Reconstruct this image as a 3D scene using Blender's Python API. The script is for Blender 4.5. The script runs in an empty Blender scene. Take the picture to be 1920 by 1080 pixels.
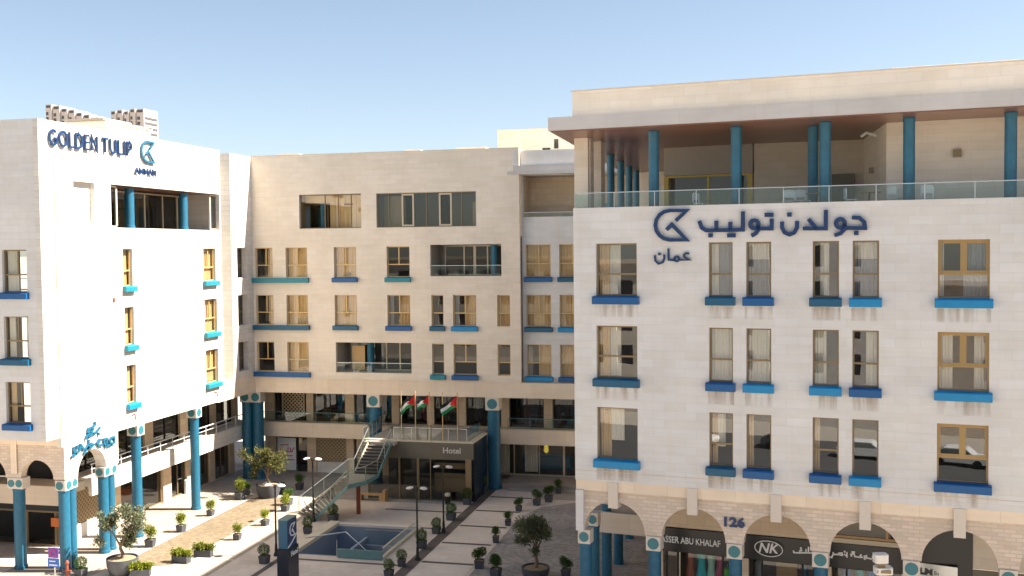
import bpy, bmesh, math, random
from mathutils import Matrix, Vector
random.seed(11)
S = bpy.context.scene
C = S.collection
R_ = math.radians

# ------------------------------------------------------------ camera, sky, sun, exposure
cam = bpy.data.objects.new('camera', bpy.data.cameras.new('camera')); C.objects.link(cam)
cam.data.sensor_width = 36.0; cam.data.lens = 36.4345
cam.data.clip_start = 0.5; cam.data.clip_end = 6000
_r, _u, _f = (0.9735272, 0.2283330, -0.0104312), (0.0012590, 0.0402791, 0.9991877), (-0.2285677, 0.9727495, -0.0389253)
cam.matrix_world = Matrix(((_r[0], _u[0], -_f[0], 0), (_r[1], _u[1], -_f[1], 0), (_r[2], _u[2], -_f[2], 17.3), (0, 0, 0, 1)))
S.camera = cam
SUN = Vector((0.89, 0.185, 1.0)).normalized()
SUN_EL = math.asin(SUN.z); SUN_AZ = math.atan2(SUN.x, SUN.y)
W = bpy.data.worlds.new('World'); S.world = W; W.use_nodes = True
_n = W.node_tree.nodes; _l = W.node_tree.links
sky = _n.new('ShaderNodeTexSky'); sky.sky_type = 'NISHITA'; sky.sun_disc = False
sky.sun_elevation = SUN_EL; sky.sun_rotation = SUN_AZ
sky.altitude = 900; sky.air_density = 1.0; sky.dust_density = 1.3; sky.ozone_density = 1.0
_hs = _n.new('ShaderNodeHueSaturation'); _hs.inputs['Saturation'].default_value = 0.82; _hs.inputs['Value'].default_value = 0.95
_l.new(sky.outputs[0], _hs.inputs['Color']); _l.new(_hs.outputs[0], _n['Background'].inputs[0]); _n['Background'].inputs[1].default_value = 0.05
sl = bpy.data.lights.new('sun', 'SUN'); sl.energy = 5.0; sl.angle = R_(0.5); sl.color = (1.0, 0.93, 0.82)
so = bpy.data.objects.new('sun', sl); C.objects.link(so)
so.rotation_euler = SUN.to_track_quat('Z', 'Y').to_euler()
S.view_settings.view_transform = 'Standard'; S.view_settings.look = 'None'
S.view_settings.gamma = 1.0; S.view_settings.exposure = 1.9
S.cycles.max_bounces = 8; S.cycles.transparent_max_bounces = 16; S.cycles.caustics_reflective = False; S.cycles.caustics_refractive = False

# ------------------------------------------------------------ materials
def new_mat(name):
    m = bpy.data.materials.new(name); m.use_nodes = True
    return m, m.node_tree.nodes, m.node_tree.links, m.node_tree.nodes['Principled BSDF']

def plain(name, col, rough=0.6, metal=0.0, var=0.08, scale=6.0, spec=0.5, bump=0.0):
    m, n, l, b = new_mat(name)
    tc = n.new('ShaderNodeTexCoord'); nz = n.new('ShaderNodeTexNoise'); nz.inputs['Scale'].default_value = scale; nz.inputs['Detail'].default_value = 5
    l.new(tc.outputs['Object'], nz.inputs['Vector'])
    mx = n.new('ShaderNodeMix'); mx.data_type = 'RGBA'
    mx.inputs[6].default_value = tuple(c*(1-var) for c in col)+(1,); mx.inputs[7].default_value = tuple(min(1, c*(1+var)) for c in col)+(1,)
    l.new(nz.outputs[0], mx.inputs[0]); l.new(mx.outputs[2], b.inputs['Base Color'])
    b.inputs['Roughness'].default_value = rough; b.inputs['Metallic'].default_value = metal
    b.inputs['Specular IOR Level'].default_value = spec
    if bump:
        bp = n.new('ShaderNodeBump'); bp.inputs['Strength'].default_value = bump; bp.inputs['Distance'].default_value = 0.02
        l.new(nz.outputs[0], bp.inputs['Height']); l.new(bp.outputs[0], b.inputs['Normal'])
    return m

def stone(name, col, bw=0.8, bh=0.35, var=0.10, mortar=0.72, ms=0.012, stain=0.12, stain_col=(0.55, 0.38, 0.22), rough=0.85, bump=0.25, big=0.10):
    m, n, l, b = new_mat(name)
    uv = n.new('ShaderNodeUVMap'); uv.uv_map = 'UVMap'
    br = n.new('ShaderNodeTexBrick'); br.inputs['Scale'].default_value = 1.0
    br.inputs['Brick Width'].default_value = bw; br.inputs['Row Height'].default_value = bh
    br.inputs['Mortar Size'].default_value = ms; br.inputs['Mortar Smooth'].default_value = 0.3; br.inputs['Bias'].default_value = 0.0
    hi = tuple(min(1, c*(1+var)) for c in col); lo = tuple(c*(1-var)*f for c, f in zip(col, (1.0, 0.985, 0.95)))
    br.inputs['Color1'].default_value = hi+(1,); br.inputs['Color2'].default_value = lo+(1,)
    br.inputs['Mortar'].default_value = tuple(c*mortar for c in col)+(1,)
    l.new(uv.outputs[0], br.inputs['Vector'])
    # large weathering patches
    nz = n.new('ShaderNodeTexNoise'); nz.inputs['Scale'].default_value = 0.35; nz.inputs['Detail'].default_value = 7; nz.inputs['Roughness'].default_value = 0.6
    l.new(uv.outputs[0], nz.inputs['Vector'])
    mr = n.new('ShaderNodeMapRange'); mr.inputs[1].default_value = 0.3; mr.inputs[2].default_value = 0.7; mr.inputs[3].default_value = 1-big; mr.inputs[4].default_value = 1+big*0.6
    l.new(nz.outputs[0], mr.inputs[0])
    mul = n.new('ShaderNodeMix'); mul.data_type = 'RGBA'; mul.blend_type = 'MULTIPLY'; mul.inputs[0].default_value = 1
    cr = n.new('ShaderNodeCombineColor'); l.new(mr.outputs[0], cr.inputs[0]); l.new(mr.outputs[0], cr.inputs[1]); l.new(mr.outputs[0], cr.inputs[2])
    l.new(br.outputs['Color'], mul.inputs[6]); l.new(cr.outputs[0], mul.inputs[7])
    # rust-tinted vertical drip stains and horizontal bedding
    mp = n.new('ShaderNodeMapping'); mp.inputs['Scale'].default_value = (2.2, 0.18, 1)
    l.new(uv.outputs[0], mp.inputs[0])
    n2 = n.new('ShaderNodeTexNoise'); n2.inputs['Scale'].default_value = 1.0; n2.inputs['Detail'].default_value = 6
    l.new(mp.outputs[0], n2.inputs['Vector'])
    mr2 = n.new('ShaderNodeMapRange'); mr2.inputs[1].default_value = 0.55; mr2.inputs[2].default_value = 0.8; mr2.inputs[3].default_value = 0; mr2.inputs[4].default_value = stain
    l.new(n2.outputs[0], mr2.inputs[0])
    st = n.new('ShaderNodeMix'); st.data_type = 'RGBA'; st.inputs[7].default_value = stain_col+(1,)
    l.new(mr2.outputs[0], st.inputs[0]); l.new(mul.outputs[2], st.inputs[6])
    mp3 = n.new('ShaderNodeMapping'); mp3.inputs['Scale'].default_value = (0.5, 5.0, 1); l.new(uv.outputs[0], mp3.inputs[0])
    n3 = n.new('ShaderNodeTexNoise'); n3.inputs['Scale'].default_value = 1.0; n3.inputs['Detail'].default_value = 4; l.new(mp3.outputs[0], n3.inputs['Vector'])
    mr3 = n.new('ShaderNodeMapRange'); mr3.inputs[1].default_value = 0.35; mr3.inputs[2].default_value = 0.65; mr3.inputs[3].default_value = 0.975; mr3.inputs[4].default_value = 1.02
    l.new(n3.outputs[0], mr3.inputs[0])
    c3 = n.new('ShaderNodeCombineColor'); [l.new(mr3.outputs[0], c3.inputs[i]) for i in range(3)]
    fin = n.new('ShaderNodeMix'); fin.data_type = 'RGBA'; fin.blend_type = 'MULTIPLY'; fin.inputs[0].default_value = 1
    l.new(st.outputs[2], fin.inputs[6]); l.new(c3.outputs[0], fin.inputs[7])
    l.new(fin.outputs[2], b.inputs['Base Color'])
    b.inputs['Roughness'].default_value = rough; b.inputs['Specular IOR Level'].default_value = 0.25
    bp = n.new('ShaderNodeBump'); bp.inputs['Strength'].default_value = bump; bp.inputs['Distance'].default_value = 0.01; bp.invert = True
    l.new(br.outputs['Fac'], bp.inputs['Height']); l.new(bp.outputs[0], b.inputs['Normal'])
    return m

def glass(name, tint=(0.80, 0.84, 0.84), refl=0.14, rough=0.0):
    m = bpy.data.materials.new(name); m.use_nodes = True
    n, l = m.node_tree.nodes, m.node_tree.links; n.clear()
    o = n.new('ShaderNodeOutputMaterial'); t = n.new('ShaderNodeBsdfTransparent'); t.inputs[0].default_value = tint+(1,)
    g = n.new('ShaderNodeBsdfGlossy'); g.inputs['Roughness'].default_value = rough; g.inputs[0].default_value = (0.95, 0.97, 1, 1)
    tc = n.new('ShaderNodeTexCoord'); nz = n.new('ShaderNodeTexNoise'); nz.inputs['Scale'].default_value = 0.9
    l.new(tc.outputs['Object'], nz.inputs['Vector'])
    bp = n.new('ShaderNodeBump'); bp.inputs['Strength'].default_value = 0.035; bp.inputs['Distance'].default_value = 0.02
    l.new(nz.outputs[0], bp.inputs['Height']); l.new(bp.outputs[0], g.inputs['Normal'])
    lw_ = n.new('ShaderNodeLayerWeight'); lw_.inputs[0].default_value = 0.5
    pw = n.new('ShaderNodeMath'); pw.operation = 'POWER'; pw.inputs[1].default_value = 4.0; l.new(lw_.outputs['Facing'], pw.inputs[0])
    fr = n.new('ShaderNodeMapRange'); fr.inputs[3].default_value = 0.03; fr.inputs[4].default_value = 0.85; l.new(pw.outputs[0], fr.inputs[0])
    ad = n.new('ShaderNodeMath'); ad.operation = 'ADD'; ad.use_clamp = True; ad.inputs[1].default_value = refl
    l.new(fr.outputs[0], ad.inputs[0])
    mx = n.new('ShaderNodeMixShader'); l.new(ad.outputs[0], mx.inputs[0]); l.new(t.outputs[0], mx.inputs[1]); l.new(g.outputs[0], mx.inputs[2])
    l.new(mx.outputs[0], o.inputs[0])
    return m

def leafmat(name, c1, c2, c3):
    m, n, l, b = new_mat(name)
    gm = n.new('ShaderNodeNewGeometry'); oi = n.new('ShaderNodeObjectInfo')
    rp = n.new('ShaderNodeValToRGB'); rp.color_ramp.elements[0].color = c1+(1,); rp.color_ramp.elements[1].color = c3+(1,)
    e = rp.color_ramp.elements.new(0.5); e.color = c2+(1,)
    l.new(gm.outputs['Random Per Island'], rp.inputs[0])
    hs = n.new('ShaderNodeHueSaturation'); mr = n.new('ShaderNodeMapRange'); mr.inputs[3].default_value = 0.75; mr.inputs[4].default_value = 1.25
    l.new(oi.outputs['Random'], mr.inputs[0]); l.new(mr.outputs[0], hs.inputs['Value']); l.new(rp.outputs[0], hs.inputs['Color'])
    l.new(hs.outputs[0], b.inputs['Base Color']); b.inputs['Roughness'].default_value = 0.55; b.inputs['Specular IOR Level'].default_value = 0.3
    o = n['Material Output']; tr = n.new('ShaderNodeBsdfTranslucent'); l.new(hs.outputs[0], tr.inputs[0])
    mx = n.new('ShaderNodeMixShader'); mx.inputs[0].default_value = 0.3
    l.new(b.outputs[0], mx.inputs[1]); l.new(tr.outputs[0], mx.inputs[2]); l.new(mx.outputs[0], o.inputs[0])
    return m

def stain_mat():
    m = bpy.data.materials.new('rust_drip_stain'); m.use_nodes = True; n, l = m.node_tree.nodes, m.node_tree.links
    b = n['Principled BSDF']; b.inputs['Base Color'].default_value = (0.34, 0.20, 0.10, 1); b.inputs['Roughness'].default_value = 0.95; b.inputs['Specular IOR Level'].default_value = 0.05
    uv = n.new('ShaderNodeUVMap'); uv.uv_map = 'UVMap'; oi = n.new('ShaderNodeObjectInfo'); mp = n.new('ShaderNodeMapping'); mp.inputs['Scale'].default_value = (3.6, 0.35, 1)
    cx = n.new('ShaderNodeCombineXYZ'); ml = n.new('ShaderNodeMath'); ml.operation = 'MULTIPLY'; ml.inputs[1].default_value = 60; l.new(oi.outputs['Random'], ml.inputs[0]); l.new(ml.outputs[0], cx.inputs[0]); l.new(ml.outputs[0], cx.inputs[1])
    l.new(cx.outputs[0], mp.inputs['Location']); l.new(uv.outputs[0], mp.inputs[0])
    nz = n.new('ShaderNodeTexNoise'); nz.inputs['Scale'].default_value = 1.0; nz.inputs['Detail'].default_value = 5; l.new(mp.outputs[0], nz.inputs['Vector'])
    mr = n.new('ShaderNodeMapRange'); mr.inputs[1].default_value = 0.42; mr.inputs[2].default_value = 0.75; l.new(nz.outputs[0], mr.inputs[0])
    sx = n.new('ShaderNodeSeparateXYZ'); l.new(uv.outputs[0], sx.inputs[0])
    fd = n.new('ShaderNodeMapRange'); fd.inputs[1].default_value = -0.9; fd.inputs[2].default_value = 0.0; fd.inputs[3].default_value = 0.0; fd.inputs[4].default_value = 0.27; l.new(sx.outputs[1], fd.inputs[0])
    mu = n.new('ShaderNodeMath'); mu.operation = 'MULTIPLY'; l.new(mr.outputs[0], mu.inputs[0]); l.new(fd.outputs[0], mu.inputs[1]); l.new(mu.outputs[0], b.inputs['Alpha'])
    return m
M = {}
M['lime'] = stone('limestone_cladding', (0.69, 0.675, 0.655), 0.9, 0.36, 0.025, 0.90, 0.010, 0.10)
M['lime_back'] = stone('warm_limestone_cladding', (0.765, 0.68, 0.575), 0.9, 0.36, 0.028, 0.90, 0.010, 0.08)
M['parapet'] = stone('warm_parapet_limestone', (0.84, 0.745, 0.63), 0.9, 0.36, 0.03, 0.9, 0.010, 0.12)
M['lime_white'] = stone('pale_limestone_cladding', (0.70, 0.655, 0.60), 0.9, 0.36, 0.05, 0.72, 0.010, 0.06)
M['rough'] = stone('rough_coursed_limestone', (0.67, 0.56, 0.46), 0.42, 0.15, 0.10, 0.86, 0.02, 0.10, bump=0.5)
M['trim'] = stone('smooth_limestone_trim', (0.80, 0.675, 0.535), 1.4, 5.0, 0.04, 0.85, 0.012, 0.12)
M['tan'] = stone('tan_stone_pilaster', (0.68, 0.54, 0.39), 0.8, 0.45, 0.06, 0.8, 0.012, 0.05)
M['cap'] = plain('cream_stone_capital', (0.66, 0.58, 0.49), 0.8, var=0.05)
M['stain'] = stain_mat()
M['disc'] = plain('teal_ceramic_disc', (0.03, 0.17, 0.20), 0.4, var=0.2)
M['col'] = plain('teal_blue_column_paint', (0.010, 0.108, 0.185), 0.5, var=0.35, scale=3.5)
M['sill_royal'] = plain('royal_blue_sill_paint', (0.002, 0.088, 0.26), 0.45, var=0.12, scale=3)
M['sill_sky'] = plain('sky_blue_sill_paint', (0.004, 0.22, 0.46), 0.45, var=0.12, scale=3)
M['sill_teal'] = plain('dark_teal_sill_paint', (0.003, 0.09, 0.175), 0.45, var=0.12, scale=3)
M['sill_turq'] = plain('turquoise_sill_paint', (0.012, 0.20, 0.26), 0.45, var=0.12, scale=3)
M['bronze'] = plain('bronze_anodised_frame', (0.24, 0.17, 0.085), 0.4, 0.2, 0.1)
M['gold'] = plain('champagne_gold_frame', (0.60, 0.41, 0.17), 0.4, 0.1, 0.1)
M['gold_dark'] = plain('dark_gold_frame', (0.36, 0.235, 0.09), 0.4, 0.15, 0.1)
M['tread'] = plain('dark_stone_tread', (0.12, 0.10, 0.085), 0.7, var=0.2)
M['cream_frame'] = plain('cream_window_frame', (0.55, 0.46, 0.33), 0.5, var=0.05)
M['glass_coated'] = glass('coated_window_glass', (0.90, 0.91, 0.90), 0.06)
M['glass'] = glass('window_glass', (0.93, 0.94, 0.92), 0.012)
M['glass_dark'] = glass('tinted_window_glass', (0.62, 0.63, 0.62), 0.006)
M['glass_rail'] = glass('balustrade_glass', (0.90, 0.95, 0.94), 0.0)
M['cur_tan'] = plain('tan_curtain_fabric', (0.74, 0.49, 0.24), 0.9, var=0.12, scale=14)
M['cur_white'] = plain('cream_curtain_fabric', (0.82, 0.76, 0.66), 0.9, var=0.06, scale=14)
M['cur_grey'] = plain('grey_sheer_fabric', (0.32, 0.33, 0.35), 0.9, var=0.12, scale=14)
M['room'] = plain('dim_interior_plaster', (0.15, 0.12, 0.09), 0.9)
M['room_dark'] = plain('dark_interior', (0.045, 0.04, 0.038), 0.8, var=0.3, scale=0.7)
M['wood'] = plain('reddish_wood_soffit', (0.205, 0.095, 0.062), 0.28, var=0.2, scale=2)
M['soffit'] = plain('grey_plaster_soffit', (0.42, 0.38, 0.33), 0.9)
M['canopy'] = stone('grey_render_canopy', (0.58, 0.555, 0.53), 3.0, 6.0, 0.03, 0.9, 0.01, 0.18, (0.35, 0.30, 0.26))
M['navy'] = plain('navy_sign_metal', (0.003, 0.032, 0.115), 0.45, var=0.05)
M['teal_sign'] = plain('teal_sign_metal', (0.015, 0.11, 0.19), 0.4, var=0.05)
M['white'] = plain('white_paint', (0.78, 0.78, 0.76), 0.5, var=0.03)
M['black'] = plain('black_sign_panel', (0.006, 0.006, 0.008), 0.3, var=0.2)
M['dark_metal'] = plain('dark_lamp_metal', (0.025, 0.022, 0.02), 0.5, 0.4)
M['steel'] = plain('brushed_steel_rail', (0.55, 0.56, 0.56), 0.3, 0.9, 0.05)
M['teal_metal'] = plain('green_glass_edge', (0.13, 0.25, 0.245), 0.3, 0.1)
M['pav'] = plain('brown_grey_fascia_panel', (0.135, 0.12, 0.09), 0.4, 0.2, 0.15, 1.0)
M['pav_dark'] = plain('dark_blue_black_panel', (0.012, 0.018, 0.032), 0.25, 0.2, 0.15, 1.0)
M['leaf'] = leafmat('boxwood_leaves', (0.03, 0.07, 0.012), (0.06, 0.12, 0.02), (0.10, 0.16, 0.03))
M['leaf_y'] = leafmat('golden_shrub_leaves', (0.10, 0.14, 0.01), (0.21, 0.24, 0.016), (0.33, 0.34, 0.04))
M['olive'] = leafmat('olive_leaves', (0.06, 0.08, 0.035), (0.12, 0.135, 0.07), (0.22, 0.22, 0.13))
M['palmleaf'] = leafmat('yellowish_leaves', (0.07, 0.085, 0.02), (0.15, 0.15, 0.04), (0.25, 0.22, 0.07))
M['bark'] = plain('grey_brown_bark', (0.20, 0.14, 0.09), 0.9, var=0.35, scale=9, bump=0.8)
M['pot'] = plain('dark_grey_planter', (0.065, 0.068, 0.078), 0.7, var=0.15)
M['soil'] = plain('planting_soil', (0.28, 0.20, 0.12), 0.95, var=0.3, scale=14)
M['red'] = plain('red_cloth', (0.55, 0.01, 0.015), 0.8); M['green'] = plain('green_cloth', (0.01, 0.22, 0.06), 0.8)
M['cloth_black'] = plain('black_cloth', (0.01, 0.01, 0.01), 0.8); M['cloth_white'] = plain('white_cloth', (0.75, 0.75, 0.72), 0.8)
M['pink'] = plain('magenta_print', (0.55, 0.02, 0.12), 0.6); M['lamp_head'] = plain('white_lamp_head', (0.70, 0.66, 0.60), 0.4)
M['rust'] = plain('rust_brown_iron', (0.22, 0.05, 0.025), 0.7, var=0.3)
M['shutter'] = plain('tan_shutter_metal', (0.50, 0.38, 0.24), 0.5, 0.2)
M['yellow_frame'] = plain('yellow_gold_frame', (0.50, 0.36, 0.07), 0.4, 0.2)
M['wood_tan'] = plain('pale_timber', (0.46, 0.29, 0.13), 0.6, var=0.2, scale=5)
M['pitblue'] = plain('blue_grey_render', (0.20, 0.25, 0.32), 0.7, var=0.12, scale=1.2)
M['cream_trim'] = plain('cream_coping', (0.60, 0.52, 0.38), 0.7)
_m, _n2, _l2, _b = new_mat('lit_pendant_lamp'); _b.inputs['Base Color'].default_value = (0.8, 0.6, 0.05, 1); _b.inputs['Emission Color'].default_value = (1, 0.75, 0.1, 1); _b.inputs['Emission Strength'].default_value = 0.12; M['pendant'] = _m
M['tower'] = plain('pale_tower_concrete', (0.62, 0.55, 0.49), 0.9); M['tower_dark'] = plain('dark_tower_glazing', (0.09, 0.08, 0.08), 0.5)  # plain dark colour for tower bands and street glazing
M['tower_tan'] = plain('sandstone_tower', (0.50, 0.40, 0.28), 0.9)
M['sign_blue'] = plain('blue_road_sign', (0.02, 0.12, 0.50), 0.4); M['sign_violet'] = plain('violet_road_sign', (0.13, 0.06, 0.36), 0.4)
M['teal_cloth'] = plain('teal_garment', (0.03, 0.45, 0.50), 0.8); M['green_cloth'] = plain('lime_garment', (0.12, 0.50, 0.06), 0.8)
M['rose_cloth'] = plain('rose_garment', (0.40, 0.06, 0.13), 0.8); M['rust_cloth'] = plain('rust_garment', (0.30, 0.07, 0.03), 0.8); M['mint_cloth'] = plain('mint_garment', (0.35, 0.60, 0.48), 0.8)
M['blue_cloth'] = plain('blue_garment', (0.03, 0.22, 0.65), 0.8)
M['orange'] = plain('orange_board', (0.60, 0.16, 0.03), 0.6)
# paving
M['pave'] = stone('mid_beige_paving', (0.62, 0.53, 0.445), 0.6, 0.6, 0.06, 0.8, 0.01, 0.05, big=0.12, bump=0.1)
M['pave_light'] = stone('light_travertine_paving', (0.68, 0.59, 0.50), 1.2, 0.6, 0.04, 0.85, 0.01, 0.05, big=0.10, bump=0.1)
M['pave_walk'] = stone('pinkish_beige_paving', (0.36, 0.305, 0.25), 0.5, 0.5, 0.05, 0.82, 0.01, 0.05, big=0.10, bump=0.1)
M['pave_brown'] = stone('brown_cobble_paving', (0.225, 0.172, 0.112), 0.22, 0.14, 0.22, 0.6, 0.012, 0.25, (0.26, 0.21, 0.14), big=0.22, bump=0.5)
M['pave_grey'] = stone('dark_grey_cobble_paving', (0.36, 0.325, 0.295), 0.22, 0.14, 0.22, 0.6, 0.012, 0.25, (0.50, 0.46, 0.41), big=0.25, bump=0.5)
M['pave_dark'] = stone('dark_granite_band', (0.12, 0.10, 0.088), 0.8, 0.6, 0.1, 0.8, 0.01, 0.05, big=0.15, bump=0.1)
M['pave_shade'] = stone('grey_stone_and_shade', (0.38, 0.34, 0.305), 0.6, 0.6, 0.08, 0.75, 0.012, 0.05, big=0.15, bump=0.1)  # grey stone of the steps, also the shade colour of the back paving
M['road'] = plain('dark_road_asphalt', (0.075, 0.072, 0.07), 0.9, var=0.25, scale=0.5)
M['bounce_street'] = plain('pale_bounce_street', (0.38, 0.335, 0.285), 0.9, var=0.12, scale=0.8)  # paler than asphalt, so the unseen street bounces sun onto the facades

# ------------------------------------------------------------ mesh builder
I4 = Matrix.Identity(4)
class MB:
    def __init__(s, F=I4): s.F = F; s.v = []; s.f = []; s.m = []; s.uv = []
    def face(s, pts, mi=0, uv=None):
        pts = [Vector(p) for p in pts]
        if uv is None:
            nn = Vector((0, 0, 0))
            for i in range(len(pts)):
                a, b = pts[i], pts[(i+1) % len(pts)]
                nn += Vector(((a.y-b.y)*(a.z+b.z), (a.z-b.z)*(a.x+b.x), (a.x-b.x)*(a.y+b.y)))
            ax, ay, az = abs(nn.x), abs(nn.y), abs(nn.z)
            if az >= ax and az >= ay: uv = [(p.x, p.y) for p in pts]
            elif ay >= ax: uv = [(p.x, p.z) for p in pts]
            else: uv = [(p.y, p.z) for p in pts]
        i0 = len(s.v); s.v += [s.F @ p for p in pts]
        s.f.append(list(range(i0, i0+len(pts)))); s.m.append(mi); s.uv += uv
    def box(s, x0, x1, y0, y1, z0, z1, mi=0):
        p = lambda a, b, c: (a, b, c)
        s.face([p(x0,y0,z0),p(x1,y0,z0),p(x1,y0,z1),p(x0,y0,z1)], mi)
        s.face([p(x1,y1,z0),p(x0,y1,z0),p(x0,y1,z1),p(x1,y1,z1)], mi)
        s.face([p(x0,y1,z0),p(x0,y0,z0),p(x0,y0,z1),p(x0,y1,z1)], mi)
        s.face([p(x1,y0,z0),p(x1,y1,z0),p(x1,y1,z1),p(x1,y0,z1)], mi)
        s.face([p(x0,y0,z1),p(x1,y0,z1),p(x1,y1,z1),p(x0,y1,z1)], mi)
        s.face([p(x0,y1,z0),p(x1,y1,z0),p(x1,y0,z0),p(x0,y0,z0)], mi)
        return s
    def prism(s, poly, z0, z1, mi=0):            # poly in (x, y), counter-clockwise, extruded in z
        s.face([(x, y, z1) for x, y in poly], mi); s.face([(x, y, z0) for x, y in reversed(poly)], mi)
        for i in range(len(poly)):
            a, b = poly[i], poly[(i+1) % len(poly)]
            s.face([(a[0],a[1],z0),(b[0],b[1],z0),(b[0],b[1],z1),(a[0],a[1],z1)], mi)
        return s
    def lathe(s, c, prof, n=20, mi=0):           # prof: list of (r, z) bottom to top, capped
        ring = lambda r, z: [(c[0]+r*math.cos(2*math.pi*i/n), c[1]+r*math.sin(2*math.pi*i/n), c[2]+z) for i in range(n)]
        rs = [ring(r, z) for r, z in prof]
        for k in range(len(rs)-1):
            for i in range(n):
                j = (i+1) % n
                s.face([rs[k][i], rs[k][j], rs[k+1][j], rs[k+1][i]], mi)
        s.face(rs[0][::-1], mi); s.face(rs[-1], mi)
        return s
    def tube(s, pts, r, n=8, mi=0, r1=None):
        pts = [Vector(p) for p in pts]; rings = []
        for i, p in enumerate(pts):
            d = (pts[min(i+1, len(pts)-1)]-pts[max(i-1, 0)]).normalized()
            a = d.cross(Vector((0, 0, 1)) if abs(d.z) < 0.95 else Vector((1, 0, 0))).normalized(); b = a.cross(d).normalized()
            rr = r if r1 is None else r+(r1-r)*i/(len(pts)-1)
            rings.append([p+a*rr*math.cos(2*math.pi*k/n)-b*rr*math.sin(2*math.pi*k/n) for k in range(n)])
        for k in range(len(rings)-1):
            for i in range(n):
                j = (i+1) % n; s.face([rings[k][j], rings[k][i], rings[k+1][i], rings[k+1][j]], mi)
        s.face(rings[0], mi); s.face(rings[-1][::-1], mi)
        return s
    def disc(s, c, r, depth, n=20, mi=0):        # short cylinder standing on a facade: axis along y, front at c.y-depth
        f = [(c[0]+r*math.cos(2*math.pi*i/n), c[1]-depth, c[2]+r*math.sin(2*math.pi*i/n)) for i in range(n)]
        g = [(x, c[1], z) for x, y, z in f]
        s.face(f, mi)
        for i in range(n):
            j = (i+1) % n; s.face([g[i], g[j], f[j], f[i]], mi)
        return s
    def ribbon(s, pts, width, y0, y1, mi=0):     # constant-width stroke in the (x, z) plane between depths y0 (front) and y1
        P = [Vector((p[0], p[1])) for p in pts]; n = len(P); closed = (P[0]-P[-1]).length < 1e-4
        if closed: P = P[:-1]; n -= 1
        nor = []
        for i in range(n):
            a = P[i-1] if (i > 0 or closed) else None; b = P[(i+1) % n] if (i < n-1 or closed) else None
            d1 = (P[i]-a).normalized() if a is not None else None; d2 = (b-P[i]).normalized() if b is not None else None
            if d1 is None: d1 = d2
            if d2 is None: d2 = d1
            n1 = Vector((-d1.y, d1.x)); n2 = Vector((-d2.y, d2.x)); mm = n1+n2
            if mm.length < 0.25: mm = n1
            mm.normalize(); nor.append(mm*min(2.2, 1/max(0.3, mm.dot(n1))))
        h = width/2
        L = [P[i]+nor[i]*h for i in range(n)]; Rr = [P[i]-nor[i]*h for i in range(n)]
        q = lambda v, y: (v.x, y, v.y)
        segs = range(n if closed else n-1)
        for i in segs:
            j = (i+1) % n
            s.face([q(Rr[i],y0),q(Rr[j],y0),q(L[j],y0),q(L[i],y0)], mi)
            s.face([q(L[i],y0),q(L[j],y0),q(L[j],y1),q(L[i],y1)], mi)
            s.face([q(Rr[j],y0),q(Rr[i],y0),q(Rr[i],y1),q(Rr[j],y1)], mi)
            s.face([q(L[i],y1),q(L[j],y1),q(Rr[j],y1),q(Rr[i],y1)], mi)
        if not closed:
            s.face([q(L[0],y0),q(L[0],y1),q(Rr[0],y1),q(Rr[0],y0)], mi); s.face([q(Rr[-1],y0),q(Rr[-1],y1),q(L[-1],y1),q(L[-1],y0)], mi)
        return s
    def facade(s, u0, u1, z0, z1, holes, w=0.0, th=0.3, mi=0, mr=None, edges=True):
        mr = mi if mr is None else mr
        us = sorted(set([u0, u1]+[v for h in holes for v in h[:2] if u0 < v < u1])); zs = sorted(set([z0, z1]+[v for h in holes for v in h[2:4] if z0 < v < z1]))
        for i in range(len(us)-1):
            for k in range(len(zs)-1):
                cu, cz = (us[i]+us[i+1])/2, (zs[k]+zs[k+1])/2
                if any(h[0] < cu < h[1] and h[2] < cz < h[3] for h in holes): continue
                s.face([(us[i],w,zs[k]),(us[i+1],w,zs[k]),(us[i+1],w,zs[k+1]),(us[i],w,zs[k+1])], mi)
                s.face([(us[i+1],w+th,zs[k]),(us[i],w+th,zs[k]),(us[i],w+th,zs[k+1]),(us[i+1],w+th,zs[k+1])], mi)
        for h in holes:
            a, b, c, d = h[:4]; t = w+th
            s.face([(a,w,c),(a,w,d),(a,t,d),(a,t,c)], mr); s.face([(b,w,d),(b,w,c),(b,t,c),(b,t,d)], mr)
            s.face([(b,w,c),(a,w,c),(a,t,c),(b,t,c)], mr); s.face([(a,w,d),(b,w,d),(b,t,d),(a,t,d)], mr)
        if edges:
            t = w+th
            s.face([(u0,t,z0),(u0,w,z0),(u0,w,z1),(u0,t,z1)], mi); s.face([(u1,w,z0),(u1,t,z0),(u1,t,z1),(u1,w,z1)], mi)
            s.face([(u0,w,z1),(u1,w,z1),(u1,t,z1),(u0,t,z1)], mi); s.face([(u0,t,z0),(u1,t,z0),(u1,w,z0),(u0,w,z0)], mi)
        return s
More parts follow.
